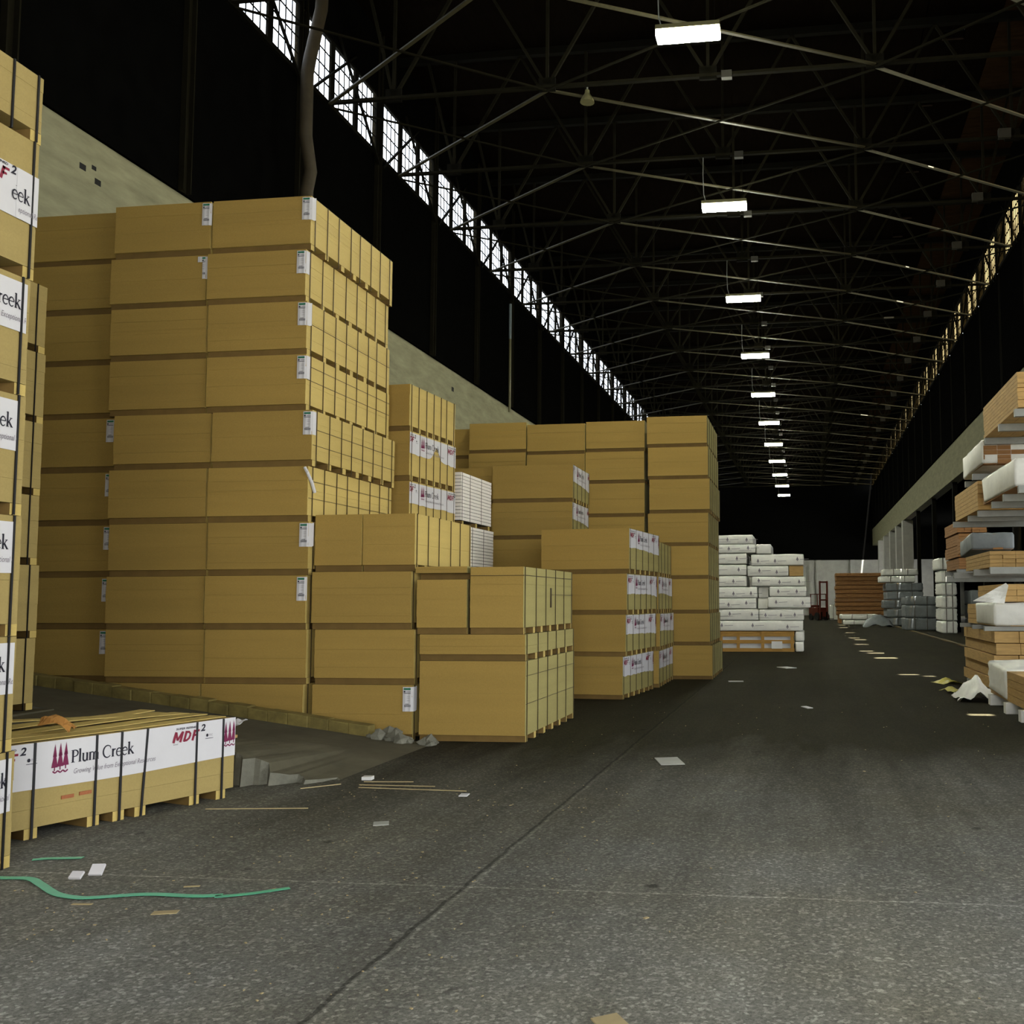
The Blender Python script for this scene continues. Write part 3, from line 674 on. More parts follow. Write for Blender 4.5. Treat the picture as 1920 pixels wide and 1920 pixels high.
# --- foreground stack at the left edge (strapped, with printed wrappers)
ZA = [0, 0.711, 1.42, 2.172, 2.93, 3.686, 4.59, 5.04]
A_lab = ['bottom pack of the tall stack at the left edge, wrapper touching its top', 'second pack up in the stack at the left edge, beside the floor pack',
 'third pack up in the left-edge stack, wrapper with a lone k', 'fourth pack up in the left-edge stack, wrapper near its top', 'fifth pack up in the left-edge stack, wrapper ending in eek',
 'sixth pack up in the left-edge stack, wrapper ending in Creek', 'thick seventh pack in the left-edge stack, two overlapping wrappers', 'plain thin topmost pack of the stack at the left edge']
for i in range(7):
    h = ZA[i + 1] - ZA[i] - 0.004
    dx = (0.03, 0.0, 0.0, -0.01, -0.02, 0.0, 0.01)[i]
    ban = None
    if i < 5: ban = (0.0, LP - (0.03, 0.02, 0.06, 0.06, 0.03)[i], h - BAN_H - 0.04, LP - 0.06 - 0.627 - (0.0, 0.03, 0.05, 0.05, 0.02)[i], i, 0.0, None)
    st = [0.12, 0.42, 0.85, 1.2, 1.6, 1.95, LP - (0.07 if i < 5 else 0.05)]
    if i == 6: st = [0.12, 0.5, 0.9, 1.3, 1.7, LP - 0.25, LP - 0.05]
    tA = pack('board_pack', 'strapped tan %s' % (A_lab[i] if i < 5 else A_lab[i + 1 if i >= 5 else i]), -4.892 - 0.0, 5.62 - LP + dx, ZA[i], LP, WP, h, seed=i, straps=st, sm='strapk', banner=ban, group='packs of the left-edge stack', bm_='mdf3', sw=0.013)
    if i == 5:
        for nm_, u0, u1, dy in (('banner', 0.0, 2.30, 0.0), ('banner', 2.262, LP - 0.004, -0.0035)):
            bn = link('banner', sheet_mesh(u0, u1, 0.355, 0.675, 9 + int(u0)), tA, (0, dy, 0)); bn['label'] = 'white printed wrapper'
            bm = bmesh.new()
            if u0 == 0:
                mdf_mark(bm, 1.955, 0.555); trees_logo(bm, 1.0, 0.45, 0); serif_words(bm, 1.143, 0.502, 0.0891, 1)
            else:
                serif_words(bm, 2.27 - 2.80 * 0.0891 - 0.0891 * 1.52 - 0.0, 0.465, 0.0891, 1, 7)
                text_into(bm, 'eptional Resources', 2.275, 0.395, 0.052, 2, 0.27, 0.2, 0.004)
            bmesh.ops.bisect_plane(bm, geom=bm.verts[:] + bm.edges[:] + bm.faces[:], plane_co=(u1 - 0.004, 0, 0), plane_no=(1, 0, 0), clear_outer=True)
            for v in bm.verts: v.co.y = -0.006
            link('lettering', finish_print(bm), bn)
# --- second stack behind it on the dock landing
ZA2 = [0.505, 1.26, 2.03, 2.77, 3.55, 4.31, 5.05]
for i in range(6):
    h = ZA2[i + 1] - ZA2[i] - 0.004
    pack('board_pack', 'tan pack, narrow stack behind left-edge stack, %s' % ('lowest, standing on the landing' if i == 0 else '%s up' % ORD[i] if i < 5 else 'topmost'), -8.12 - 0.02 * (i > 3), 9.55 - LP + (0.03, 0.04, 0.0, 0.0, 0.02, 0.0)[i], ZA2[i], LP, WP, h, seed=i + 1, straps=side_straps(LP, 6, 0.14), sm='strapk', bm_='mdf3', group='packs of the narrow stack')
# --- the pack alone on the floor
LB = 2.27
ang = math.atan2(0.947, 0.32)
bd = Vector((math.cos(ang), math.sin(ang)))
bo = Vector((-4.79, 7.886)) - bd * LB
BU = [LB - 2.2, LB - 1.66, LB - 1.215, LB - 1.02, LB - 0.845, LB - 0.375, LB - 0.125]
tB = pack('board_pack', 'single low pack on the floor with Plum Creek wrapper and black straps', bo.x, bo.y, 0.0, LB, 1.245, 0.655, rot=ang, seed=3, straps=BU, sm='strapk', bm_='mdf3', runners=BU, lean={4: 0.035}, sw=0.016,
          banner=(0.0, LB - 0.004, 0.335, LB - 1.546, 21, 0.0, None))
b = bmesh.new()
for k, (u, z) in enumerate(((-1.46, 0.235), (-1.33, 0.24))): bx(b, LB + u, LB + u + 0.09, -0.0045, 0.002, z, z + 0.025)
link('stamp', mesh_of('stamp', b, 'stamp'), tB)
b = bmesh.new()   # lifted top boards, curled and uneven
for k in range(5):
    y0 = 0.06 + k * 0.225; n = 14; lift = (0.004, 0.012, 0.02, 0.03, 0.05)[k]
    for i in range(n):
        xa, xb = 0.05 + (LB - 0.1) * i / n, 0.05 + (LB - 0.1) * (i + 1) / n
        f = lambda x: 0.658 + lift * (0.5 + 0.5 * math.sin(x * 3.1 + k * 1.3))
        v = bx(b, xa, xb, y0, y0 + 0.19, 0, 1)
        for q in v: q.co.z = f(q.co.x) + (0.006 if q.co.z > 0.5 else 0)
link('top_boards', mesh_of('top_boards', b, 'mdf'), tB)
b = bmesh.new(); bmesh.ops.create_grid(b, x_segments=5, y_segments=4, size=0.05)
for v in b.verts: v.co.z = 0.02 * math.sin(v.co.x * 50) + abs(v.co.y) * 0.3
bmesh.ops.solidify(b, geom=b.faces[:], thickness=0.003)
link('wrapper_flap', mesh_of('wrapper_flap', b, 'paper'), tB, (LB + 0.055, 0.03, 0.6))
cc = Vector((-5.52, 6.76))
b = bmesh.new(); bmesh.ops.create_grid(b, x_segments=8, y_segments=6, size=0.10)
for v in b.verts:
    x, y = v.co.x, v.co.y; v.co.z = 0.11 + 0.12 * math.cos(x * 11 + 0.5) * (1 - abs(y) * 2) - 0.35 * abs(y) + 0.02 * math.sin(y * 60 + x * 30); v.co.z *= 0.75
mz = min(v.co.z for v in b.verts)
for v in b.verts: v.co.z -= mz - 0.005
bmesh.ops.solidify(b, geom=b.faces[:], thickness=0.004)
tag(link('cardboard_scrap', mesh_of('cardboard_scrap', b, 'card'), None, (cc.x, cc.y, 0.672), 0.4), 'crumpled orange-brown cardboard scrap lying on the floor pack', 'cardboard')

# --- the big block: three tall columns of ten plus a short fourth column
ZS = [0, 0.649, 1.30, 1.951, 2.601, 3.276, 3.964, 4.658, 5.325, 5.978, 6.657]
colx = [(-8.72, 11.36, 'set-back leftmost column'), (-7.385, 11.22, 'second column from the left'), (-6.06, 11.2, 'tagged corner column')]
jx = {0: [0.09, 0.09, 0.08, 0.08, 0.07, 0.07, 0.04, 0.02, 0.0, 0.01], 1: [0.095, 0.12, 0.10, 0.11, 0.09, 0.125, 0.03, 0.02, -0.01, 0.04], 2: [0.10, 0.13, 0.11, 0.12, 0.10, 0.14, 0.04, 0.03, 0.0, 0.05]}
for c, (xf, yf, nm) in enumerate(colx):
    for i in range(10):
        h = ZS[i + 1] - ZS[i] - 0.004
        tk = None; st = None
        if c == 2:
            st = side_straps(LP, 8, 0.11)
            tk = (None, None, 'half', 'curl', 'rolled', 'wrap', 'wrap', 'curl', 'wrap', 'curl')[i]
        if c == 0: tk = (None, 'half', 'half', 'half', 'half', 'half', None, None, None, None)[i]
        if c == 1: tk = 'half' if i == 9 else 'torn' if i == 8 else None
        pos = 'on the floor' if i == 0 else 'topmost' if i == 9 else '%s up' % ORD[i]
        pack('board_pack', 'tan pack, %s of the tall block, %s%s' % (nm, pos, '' if not tk else ', with paper tag'), xf + jx[c][i], yf + R.uniform(-0.012, 0.012), ZS[i], LP, 1.31, h, seed=c * 3 + i, straps=st, tagk=tk, seams={4: (0.35, 0.7), 5: (0.3, 0.62), 6: (0.5, 0.78), 7: (0.55,)}.get(i, ()) if c == 2 else (), group='packs of the tall block')
for i in range(3):
    h = ZS[i + 1] - ZS[i] - 0.004 if i < 2 else 1.985 - ZS[2]
    pack('board_pack', 'tan pack, short column right of the tall block, %s' % ('on the floor, torn tag' if i == 0 else 'middle' if i == 1 else 'third up, beside a dark gap'), (-4.60, -4.585, -4.635)[i], 11.21, ZS[i], LP, 1.25, h, seed=i + 2, straps=side_straps(LP, 8), tagk='curl' if i == 0 else None, group='packs of the short column')
for i, (xf, w) in enumerate(((-5.305, 0.605), (-4.635, 0.66))):
    pack('board_pack', 'narrow pack topping the short column, %s' % ('left' if i == 0 else 'strapped right'), xf, 11.3, 1.992, 2.0 if i else 2.0, w, 0.69, seed=i + 1, straps=side_straps(2.0, 6) if i else None, group='narrow packs on the short column')
# --- front stack on the aisle floor
pack('board_pack', 'big thick pack at the bottom of the front stack on the aisle floor', -3.23, 11.2, 0, LP, 1.285, 0.93, seed=1, seams=(0.42, 0.8), straps=side_straps(LP, 6), group='packs of the front stack', bm_='mdf2')
pack('board_pack', 'thin pack laid across the thick bottom pack of the front stack', -3.235, 11.2, 0.934, LP, 1.285, 0.305, seed=2, straps=side_straps(LP, 6), group='packs of the front stack', bm_='mdf2')
pack('board_pack', 'narrow upright pack at upper left of the front stack, below the thin slab pack', -3.945, 11.2, 1.243, LP, 0.62, 0.64, seed=3, straps=side_straps(LP, 6), group='packs of the front stack', bm_='mdf2')
pack('board_pack', 'thin slab pack lying on the narrow left pack of the front stack', -3.945, 11.2, 1.887, LP, 0.64, 0.15, seed=4, runners=[0.2, 1.2, 2.2], group='packs of the front stack', bm_='mdf2')
tF = pack('board_pack', 'narrow tall strapped pack at upper right of the front stack', -3.262, 11.2, 1.243, LP, 0.65, 0.785, seed=0, straps=side_straps(LP, 6), sm='greenstrap' if False else 'strap', group='packs of the front stack', bm_='mdf2')
b = bmesh.new(); bx(b, -0.003, 0.004, -0.004, 0.64, 0.68, 0.686); bx(b, -0.003, 2.43, -0.0045, 0.002, 0.682, 0.69); bx(b, 1.3, 2.43, -0.0045, 0.002, 0.46, 0.466); link('seam', mesh_of('seam', b, 'strap'), tF)
b = bmesh.new(); bx(b, 1.22, 1.28, -0.0045, 0.002, 0.30, 0.55); link('stain', mesh_of('stain', b, 'strap'), tF)

# --- wrapped stack behind the tall block
ZBS = [0, 0.68, 1.36, 2.04, 2.72, 3.44, 4.19, 4.90]
for i in range(7):
    h = ZBS[i + 1] - ZBS[i] - 0.004
    ban = (0.0, 1.62, h - BAN_H - 0.02, 0.36, 30 + i, -0.03, (0.7, 1.1, 0.22) if i == 5 else None) if i in (4, 5) else None
    pack('board_pack', 'strapped pack in the stack just behind the tall block, %s' % ('topmost, no wrapper' if i == 6 else 'torn printed wrapper' if i == 5 else 'straight printed wrapper' if i == 4 else '%s from the floor' % ORD[i]), -5.82 - 0.01 * i + (0.0 if i < 5 else 0.02), 14.0 + (0.04 if i < 5 else 0), ZBS[i], 1.62, WP, h, rot=PI / 2 - 0.075, seed=i, straps=side_straps(1.62, 7), banner=ban, group='packs behind the tall block')
# --- white moulding units
ZW = [0, 0.68, 1.36, 2.04, 2.92, 3.83]
for i in range(5):
    h = ZW[i + 1] - ZW[i] - 0.01; L, Wd = 1.62, 1.2
    t = thing('moulding_pack', 'pack of white trim boards behind the wrapped stack, %s' % ('topmost' if i == 4 else 'directly under the topmost' if i == 3 else '%s from the floor' % ORD[i]), 'trim pack', (-5.76 + (0.05 if i == 3 else 0), 16.0 + (0.3 if i == 3 else 0) * 0, ZW[i]), PI / 2, 'white trim packs')
    b = bmesh.new(); n = 14
    for k in range(n):
        z0 = 0.08 + (h - 0.08) * k / n
        bx(b, R.uniform(0, 0.006), L - R.uniform(0, 0.01), R.uniform(0, 0.004), Wd, z0 + 0.005, z0 + (h - 0.08) / n - 0.004)
    link('trim_boards', mesh_of('trim_boards', b, 'white'), t)
    b = bmesh.new(); bx(b, 0.015, L - 0.015, 0.015, Wd - 0.015, 0.08, h - 0.01); link('gap_core', mesh_of('gap_core', b, 'moulding_gap'), t)
    for s in (0.1, 0.8, 1.5): link('runner', runner_mesh(Wd), t, (s, 0, 0))
    for s in (0.05, 0.45, 1.05): link('strap', strap_mesh(Wd, h, 'strap', 0, 0.009, 0.004), t, (s, 0, 0))
# --- middle: wide packs with wrappers, then a tall row behind
ZE = [0, 0.71, 1.402, 2.085, 2.845]
for i in range(4):
    h = ZE[i + 1] - ZE[i] - 0.004
    pack('board_pack', 'wide pack with crinkled wrapper in the aisle stack of four, %s' % ('on the floor' if i == 0 else 'topmost' if i == 3 else '%s up' % ORD[i]), (-3.02, -2.97, -2.95, -2.91)[i], 16.2, ZE[i], 2.05, 1.56, h, rot=PI / 2 - 0.10, seed=i, straps=side_straps(2.05, 6), banner=(0.02, 2.02, h - BAN_H - 0.01, 0.52, 40 + i, -0.05, None), group='packs of the aisle stack', bm_='mdf2')
for i in range(4):
    h = (0.69, 0.69, 0.70, 0.66)[i]
    pack('board_pack', 'pack close behind the aisle stack of four, %s' % ('on the floor' if i == 0 else 'topmost, no wrapper' if i == 3 else '%s up' % ORD[i]), (-2.75, -2.73, -2.76, -2.78)[i], 18.47, (0, 0.695, 1.39, 2.095)[i], 1.95, 1.56, h, seed=i + 3, straps=side_straps(1.95, 5), banner=(0.02, 1.9, h - BAN_H - 0.01, 0.45, 50 + i, -0.04, None) if i < 3 else None, group='packs behind the aisle stack', bm_='mdf2')
ZD = [0, 0.70, 1.40, 2.10, 2.82, 3.53, 4.25]
for i in range(6):
    h = ZD[i + 1] - ZD[i] - 0.004
    pack('board_pack', 'wide pack in the mid stack with two wrapped tops, %s' % ('on the floor' if i == 0 else 'topmost' if i == 5 else '%s up' % ORD[i]), -4.40 - 0.01 * (i < 5), 18.4, ZD[i], 1.45, 1.60, h, seed=i + 1, straps=side_straps(1.45, 5), banner=(0.02, 1.42, h - BAN_H - 0.01, 0.3, 60 + i, -0.08, None) if i > 3 else None, group='packs of the mid stack', bm_='mdf2')
    pack('board_pack', 'shaded wide pack left of the mid stack, %s' % ('on the floor' if i == 0 else 'topmost' if i == 5 else '%s up' % ORD[i]), -6.06, 18.62, ZD[i], 1.45, 1.30, h, seed=i + 2, group='packs left of the mid stack')
ZG = [0, 0.702, 1.363, 2.083, 2.773, 3.467, 4.187, 4.87, 5.53]
for c, (xf, yf, dz, nm) in enumerate(((-2.0, 20.5, 0.0, 'tall free-standing end column'), (-3.37, 20.62, -0.05, 'column next to the end column'), (-4.68, 20.6, -0.08, 'third column from the aisle'), (-5.98, 20.6, -0.02, 'fourth column from the aisle'), (-7.30, 20.8, -0.1, 'innermost column'))):
    for i in range(8):
        z0 = ZG[i] + (dz if i else 0); z1 = ZG[i + 1] + dz
        pos = 'on the floor' if i == 0 else 'topmost' if i == 7 else '%s up' % ORD[i]
        pack('board_pack', 'tan pack of the far row, %s, %s' % (nm, pos), xf + (R.uniform(-0.015, 0.015) if c else (0.07, 0.02, 0.0, 0.0, 0.0, 0.03, 0.0, -0.02)[i]), yf + R.uniform(-0.01, 0.01), z0, LP, WP, z1 - z0 - 0.004, seed=c + i, straps=side_straps(LP, 6) if c == 0 else None, group='packs of the far row', bm_='mdf2')

# ------------------------------------------------------------------ wrapped lumber stack and crate
def soft_box(L, Wd, h, seed, amp=0.012, rad=0.035):
    rr = random.Random(seed); b = bmesh.new(); bx(b, 0, L, 0, Wd, 0, h)
    bmesh.ops.bevel(b, geom=list(b.edges), offset=min(rad, h * 0.3), segments=2, affect='EDGES', profile=0.5)
    bmesh.ops.subdivide_edges(b, edges=[e for e in b.edges if e.calc_length() > 0.35], cuts=5, use_grid_fill=True)
    for v in b.verts:
        if v.co.z > 0.02: v.co += Vector((rr.uniform(-1, 1) * amp, -abs(rr.uniform(-1, 1)) * amp * 0.5, rr.uniform(-1, 0.3) * amp))
    return b
def logo_mesh(w, h, n, seed):
    rr = random.Random(seed); b = bmesh.new()
    for k in range(n):
        x = w * (k + 0.5) / n + rr.uniform(-0.1, 0.1); z = h * rr.uniform(0.3, 0.5)
        poly(b, [(x - 0.045, z), (x + 0.045, z), (x, z + 0.11)]); poly(b, [(x - 0.012, z - 0.035), (x + 0.012, z - 0.035), (x + 0.012, z), (x - 0.012, z)])
        ribbon(b, [(x + 0.08, z + 0.02), (x + 0.36, z + 0.03)], 0.012)
        if rr.random() < 0.6: ribbon(b, [(x - 0.3, z - 0.05), (x + 0.1, z - 0.045)], 0.008)
    for v in b.verts: v.co.y = -0.016
    for f in b.faces:
        f.normal_update()
        if f.normal.y > 0: f.normal_flip()
    return mesh_keep('print', b, 'grey')
def mesh_keep(name, b, m):
    me = bpy.data.meshes.new(name); b.to_mesh(me); b.free(); me.materials.append(MM[m]); return me
YW = 31.77
def pxw(x): return -2.9 + (x - 1340) * (2.81 / 164.0)
def pzw(y): return (1222.5 - y) * (3.716 / 217.0)
rows = [(1322, 1412, 1004, 1021), (1322, 1417, 1021.5, 1038), (1418, 1446, 1022, 1040), (1322, 1400, 1039, 1058.5), (1408, 1506, 1041, 1062), (1322, 1399, 1060, 1080), (1401, 1478, 1063, 1082), (1322, 1399, 1081, 1101), (1409, 1508, 1083, 1100.5),
        (1322, 1419, 1102, 1122), (1421, 1440, 1103, 1122), (1442, 1510, 1101.5, 1120), (1322, 1417, 1123, 1142.5), (1420, 1438, 1123, 1143), (1439, 1518, 1121, 1141), (1322, 1421, 1143.5, 1164), (1422, 1505, 1144, 1164.5), (1322, 1503, 1165, 1184), (1489, 1505, 1185, 1203), (1489, 1504, 1204, 1222.5)]
wl = ['topmost long one at the left', 'second from the top at the left', 'small one stepping down beside the top pair', 'third from the top at the left', 'topmost of the lower right half', 'fourth from the top at the left', 'left of the bare tan board end', 'fifth from the top at the left', 'under the bare tan board end',
      'sixth from the top at the left', 'tiny one between two long ones', 'third from the top at the right', 'seventh from the top at the left', 'second tiny one between long ones', 'protruding one at the right', 'eighth from the top at the left', 'lowest of the right half', 'full-width one right above the crate', 'upper of two short ends beside the crate', 'lower of two short ends beside the crate']
for k, (xa, xb, ya, yb) in enumerate(rows):
    w = pxw(xb) - pxw(xa); h = pzw(ya) - pzw(yb); z0 = pzw(yb)
    t = thing('wrapped_lumber_bundle', 'white wrapped lumber bundle, %s' % wl[k], 'lumber bundle', (pxw(xa), YW + (0.25 if k in (10, 13) else 0.0), max(0, z0)), 0, 'white wrapped lumber stack')
    link('wrapper', mesh_of('wrapper', soft_box(w, 2.0, h, k, 0.010), 'lam', smooth=True), t)
    if w > 0.7: link('print', logo_mesh(w, h, 2 if w < 1.4 else 3, k), t)
b = bmesh.new(); bx(b, pxw(1479), pxw(1505), YW + 0.05, YW + 2, pzw(1082), pzw(1063)); tag(link('board_bundle', mesh_of('board_bundle', b, 'pine')), 'bare tan board end between white wrapped bundles', 'lumber bundle')
t = thing('crate', 'orange wooden slatted crate on the floor under the white lumber stack', 'crate', (pxw(1348), YW - 0.02, 0))
w = pxw(1487) - pxw(1348); h = pzw(1185)
b = bmesh.new()
for z in (0.05, 0.31, 0.53): bx(b, 0, w, 0, 0.05, z - 0.05, z + 0.06)
for x in (0, 0.55, 1.33, w - 0.12): bx(b, x, x + 0.10, -0.03, 0.0, 0, h)
bx(b, 0, w, 0.05, 1.5, 0, 0.06); bx(b, 0, w, 0.05, 1.5, h - 0.05, h)
link('frame', mesh_of('frame', b, 'crate'), t)
b = bmesh.new(); bx(b, 0.03, w - 0.03, 0.08, 1.4, 0.07, h - 0.06); link('sheets', mesh_of('sheets', b, 'pane'), t)
b = bmesh.new(); bx(b, w - 0.72, w - 0.38, -0.045, -0.031, 0.10, 0.33); link('shipping_label', mesh_of('shipping_label', b, 'wrap'), t)

# ------------------------------------------------------------------ right side: cantilever rack and lumber
def lumber(name, label, x, y, z, w, L, h, m, rows_, cols_, seed, grp, wrap=None, stick=0.0):
    """bundle running along Y; visible sides -X and -Y"""
    rr = random.Random(seed); t = thing(name, label, 'lumber bundle', (x, y, z), 0, grp)
    if stick:
        for yy in (0.1, L / 2, L - 0.2):
            b = bmesh.new(); bx(b, 0.02, w - 0.02, yy, yy + 0.09, 0, stick); link('sticker', mesh_of('sticker', b, m), t)
    b = bmesh.new(); dh, dw = (h - stick) / rows_, w / cols_
    for i in range(rows_):
        for j in range(cols_):
            e = rr.uniform(-0.03, 0.02)
            v = bx(b, j * dw + 0.003, (j + 1) * dw - 0.003, e, L + rr.uniform(-0.05, 0.05), stick + i * dh + 0.002, stick + (i + 1) * dh - 0.003)
    link('boards', mesh_of('boards', b, m), t)
    if wrap:
        y0, y1, m2, dz = wrap
        bb = soft_box(w + 0.05, y1 - y0, h + 0.03, seed, 0.015, 0.05)
        for v in bb.verts: v.co += Vector((-0.025, y0, 0.004 + dz * (v.co.y / max(0.1, y1 - y0))))
        link('wrapper', mesh_of('wrapper', bb, m2, smooth=True), t)
    return t
rk = thing('cantilever_rack', 'grey steel cantilever rack holding lumber along the right edge', 'rack', (0, 0, 0))
arms = [(15.3, 4.38, 3.17), (16.6, 4.38, 3.18), (18.0, 4.38, 3.2), (19.2, 3.89, 3.17), (20.25, 3.87, 3.2), (15.25, 3.21, 3.18), (16.5, 3.21, 3.2), (17.6, 3.2, 3.22), (18.9, 3.16, 3.2), (20.0, 3.16, 3.2), (21.3, 3.14, 3.1), (17.4, 2.06, 3.12), (18.6, 2.06, 3.05), (20.0, 2.04, 2.9), (21.6, 2.0, 2.95), (26.4, 2.3, 3.9), (28.4, 2.3, 3.9)]
for y, z, x0 in arms:
    b = bmesh.new(); bx(b, x0, 5.75, y - 0.05, y + 0.05, z, z + 0.115); link('arm', mesh_of('arm', b, 'galv'), rk)
for y in (15.3, 16.6, 18.0, 18.95, 20.1, 21.45, 26.4, 28.4):
    b = bmesh.new(); bx(b, 5.75, 5.95, y - 0.1, y + 0.1, 0, 5.6); link('upright', mesh_of('upright', b, 'steel'), rk)
b = bmesh.new(); bx(b, 5.8, 5.9, 15.4, 28.3, 1.0, 1.12); bx(b, 5.8, 5.9, 15.4, 28.3, 5.2, 5.32); link('tie_beam', mesh_of('tie_beam', b, 'steel'), rk)
lumber('lumber_bundle', 'tan lumber bundle on the highest rack arms at the right edge', 3.2, 15.2, 4.50, 1.25, 2.85, 0.55, 'pine', 9, 6, 1, 'rack lumber')
lumber('lumber_bundle', 'white wrapped bundle sagging behind the highest tan bundle on the rack', 3.2, 18.15, 4.05, 1.2, 2.2, 0.42, 'pinedark', 5, 5, 2, 'rack lumber', (0.0, 2.25, 'lam', -0.02))
lumber('lumber_bundle', 'white wrapped bundle with rounded end on the middle rack arms, nearest', 3.2, 15.5, 3.33, 1.25, 2.8, 0.42, 'pinedark', 5, 5, 3, 'rack lumber', (-0.04, 2.7, 'lam', 0.02))
lumber('lumber_bundle', 'tan lumber bundle behind the white rounded one on the middle rack arms', 3.18, 18.75, 3.28, 1.25, 2.8, 0.54, 'pine', 7, 6, 4, 'rack lumber')
lumber('lumber_bundle', 'flat orange lumber bundle on the low rack arms', 3.15, 17.55, 2.18, 1.3, 2.55, 0.28, 'pine', 4, 6, 5, 'rack lumber')
lumber('lumber_bundle', 'white wrapped bundle with a tented wrapper beyond the low rack arms', 3.75, 23.0, 2.75, 0.9, 2.2, 0.36, 'pinedark', 4, 4, 6, 'rack lumber', (-0.03, 1.6, 'greywrap', -0.12))
b = bmesh.new(); 
for k in range(4):
    lumber('lumber_bundle', 'short brown bundle on the far rack arms, %s' % ('lowest of four' if k == 0 else 'second of four' if k == 1 else 'third of four' if k == 2 else 'topmost of four'), 3.95 - 0.03 * (k % 2), 26.3, 2.42 + 0.315 * k, 0.75, 2.3, 0.29, 'pinedark', 4, 4, 10 + k, 'far rack bundles')
# floor pile under the rack
for k in range(5):
    lumber('timber_layer', 'rough tan timber layer in the floor pile under the rack, %s' % ('lowest' if k == 0 else 'topmost' if k == 4 else '%s up' % ORD[k]), 3.12 + 0.03 * (k % 2), 17.3 - 0.04 * k, 0.1 + 0.2 * k, 1.6, 3.2, 0.19, 'pine', 1, 4, 20 + k, 'floor timber pile')
for y in (17.6, 19.9):
    b = bmesh.new(); bx(b, 3.1, 4.75, y, y + 0.12, 0, 0.098); tag(link('bolster', mesh_of('bolster', b, 'galv')), 'pale square bolster under the timber pile, %s' % ('near end' if y < 18 else 'far end'), 'bolster', 'bolsters under the timber pile')
for i, y in enumerate((17.4, 18.6, 20.0)):
    b = bmesh.new(); bx(b, 3.0, 4.6, y - 0.06, y + 0.06, 1.094, 1.17); tag(link('bolster', mesh_of('bolster', b, 'galv')), 'pale bolster on top of the timber pile, %s' % ('nearest', 'middle', 'farthest')[i], 'bolster', 'bolsters on the timber pile')
lumber('lumber_bundle', 'flat white wrapped bundle lying on the timber pile, board ends showing', 3.15, 17.25, 1.175, 1.5, 2.8, 0.37, 'pine', 4, 6, 30, 'pile bundles', (-0.06, 1.7, 'lam', 0.0))
lumber('lumber_bundle', 'orange lumber bundle with nail marks on top of the flat white bundle', 3.28, 17.2, 1.585, 1.4, 2.4, 0.30, 'pine', 3, 6, 31, 'pile bundles')
b = bmesh.new()
poly(b, [(-0.42, 0.0), (0.1, -0.04), (0.16, 0.26), (0.12, 0.30)])
bmesh.ops.subdivide_edges(b, edges=b.edges[:], cuts=4, use_grid_fill=True)
for v in b.verts: v.co.y = 0.03 * math.sin(v.co.x * 14 + v.co.z * 9)
bmesh.ops.solidify(b, geom=b.faces[:], thickness=0.004)
tag(link('wrapper_flap', mesh_of('wrapper_flap', b, 'lam'), None, (3.2, 17.12, 1.60)), 'loose white wrapper flap hanging off the orange bundle corner', 'wrapper')
# near bundle on bolsters with loose wrap
for i, y in enumerate((12.4, 13.75, 14.75, 15.95)):
    b = bmesh.new(); bx(b, 2.80, 4.3, y - 0.09, y + 0.09, 0, 0.155); tag(link('bolster', mesh_of('bolster', b, 'lam')), 'white square bolster under the nearest right bundle, %s counted from the far end' % ORD[3 - i], 'bolster', 'bolsters under the nearest bundle')
lumber('lumber_bundle', 'tan lumber bundle on white bolsters, nearest at the right edge', 2.87, 12.2, 0.16, 1.3, 4.0, 0.43, 'pine', 4, 6, 33, None, (2.7, 4.05, 'lam', 0.06))
b = bmesh.new(); bmesh.ops.create_grid(b, x_segments=14, y_segments=14, size=0.5)
for v in b.verts:
    x, y = v.co.x, v.co.y; r = math.hypot(x, y * 0.8)
    v.co.z = max(0.006, 0.36 * max(0, 1 - r * 1.9) + 0.045 * math.sin(x * 17 + y * 9) * math.cos(y * 13) + 0.04); v.co.x *= 0.62 + 0.1 * math.sin(y * 9)
bmesh.ops.solidify(b, geom=b.faces[:], thickness=0.004)
tag(link('plastic_sheet', mesh_of('plastic_sheet', b, 'lam', smooth=True), None, (2.72, 16.75, 0)), 'crumpled white plastic wrapping on the floor beside the nearest right bundle', 'plastic sheet')

# ------------------------------------------------------------------ far right and far centre
def wrapped(label, x, y, z, w, L, h, m='greywrap', seed=0, grp='grey wrapped bundles', nm='wrapped_bundle'):
    t = thing(nm, label, 'lumber bundle', (x, y, z), 0, grp)
    link('wrapper', mesh_of('wrapper', soft_box(w, L, h - 0.03, seed, 0.02, 0.07), m, smooth=True), t)
    b = bmesh.new()
    for s in (0.3, 0.7): bar(b, (w * s, -0.045, 0.02), (w * s, -0.045, h - 0.03), 0.03, 0.01)
    link('strap', mesh_of('strap', b, 'strap'), t)
    return t
for k in range(10):
    lumber('lumber_bundle', 'brown stickered lumber layer in the far centre pile, %s' % ('lowest' if k == 0 else 'topmost' if k == 9 else '%s up' % ORD[k]), 2.15 + R.uniform(-0.06, 0.06), 71 + R.uniform(-0.1, 0.1), 0.55 + 0.30 * k, 3.9, 3.0, 0.297, 'pinedark', 2, 14, 70 + k, 'far centre brown pile', None, 0.09)
for x in (2.3, 4.0, 5.7):
    b = bmesh.new(); bx(b, x, x + 0.2, 71, 74, 0, 0.53); tag(link('bolster', mesh_of('bolster', b, 'pinedark')), 'dark bolster under the far brown pile, %s' % ('left' if x < 3 else 'middle' if x < 5 else 'right'), 'bolster', 'bolsters under the far brown pile')
wrapped('pale wrapped bundle on the floor before the far brown pile, lower one', 2.45, 67.2, 0, 2.4, 2.8, 0.34, 'lam', 1, 'pale bundles before the brown pile')
wrapped('pale wrapped bundle before the far brown pile, upper one', 2.3, 67.3, 0.35, 2.5, 2.8, 0.36, 'lam', 2, 'pale bundles before the brown pile')
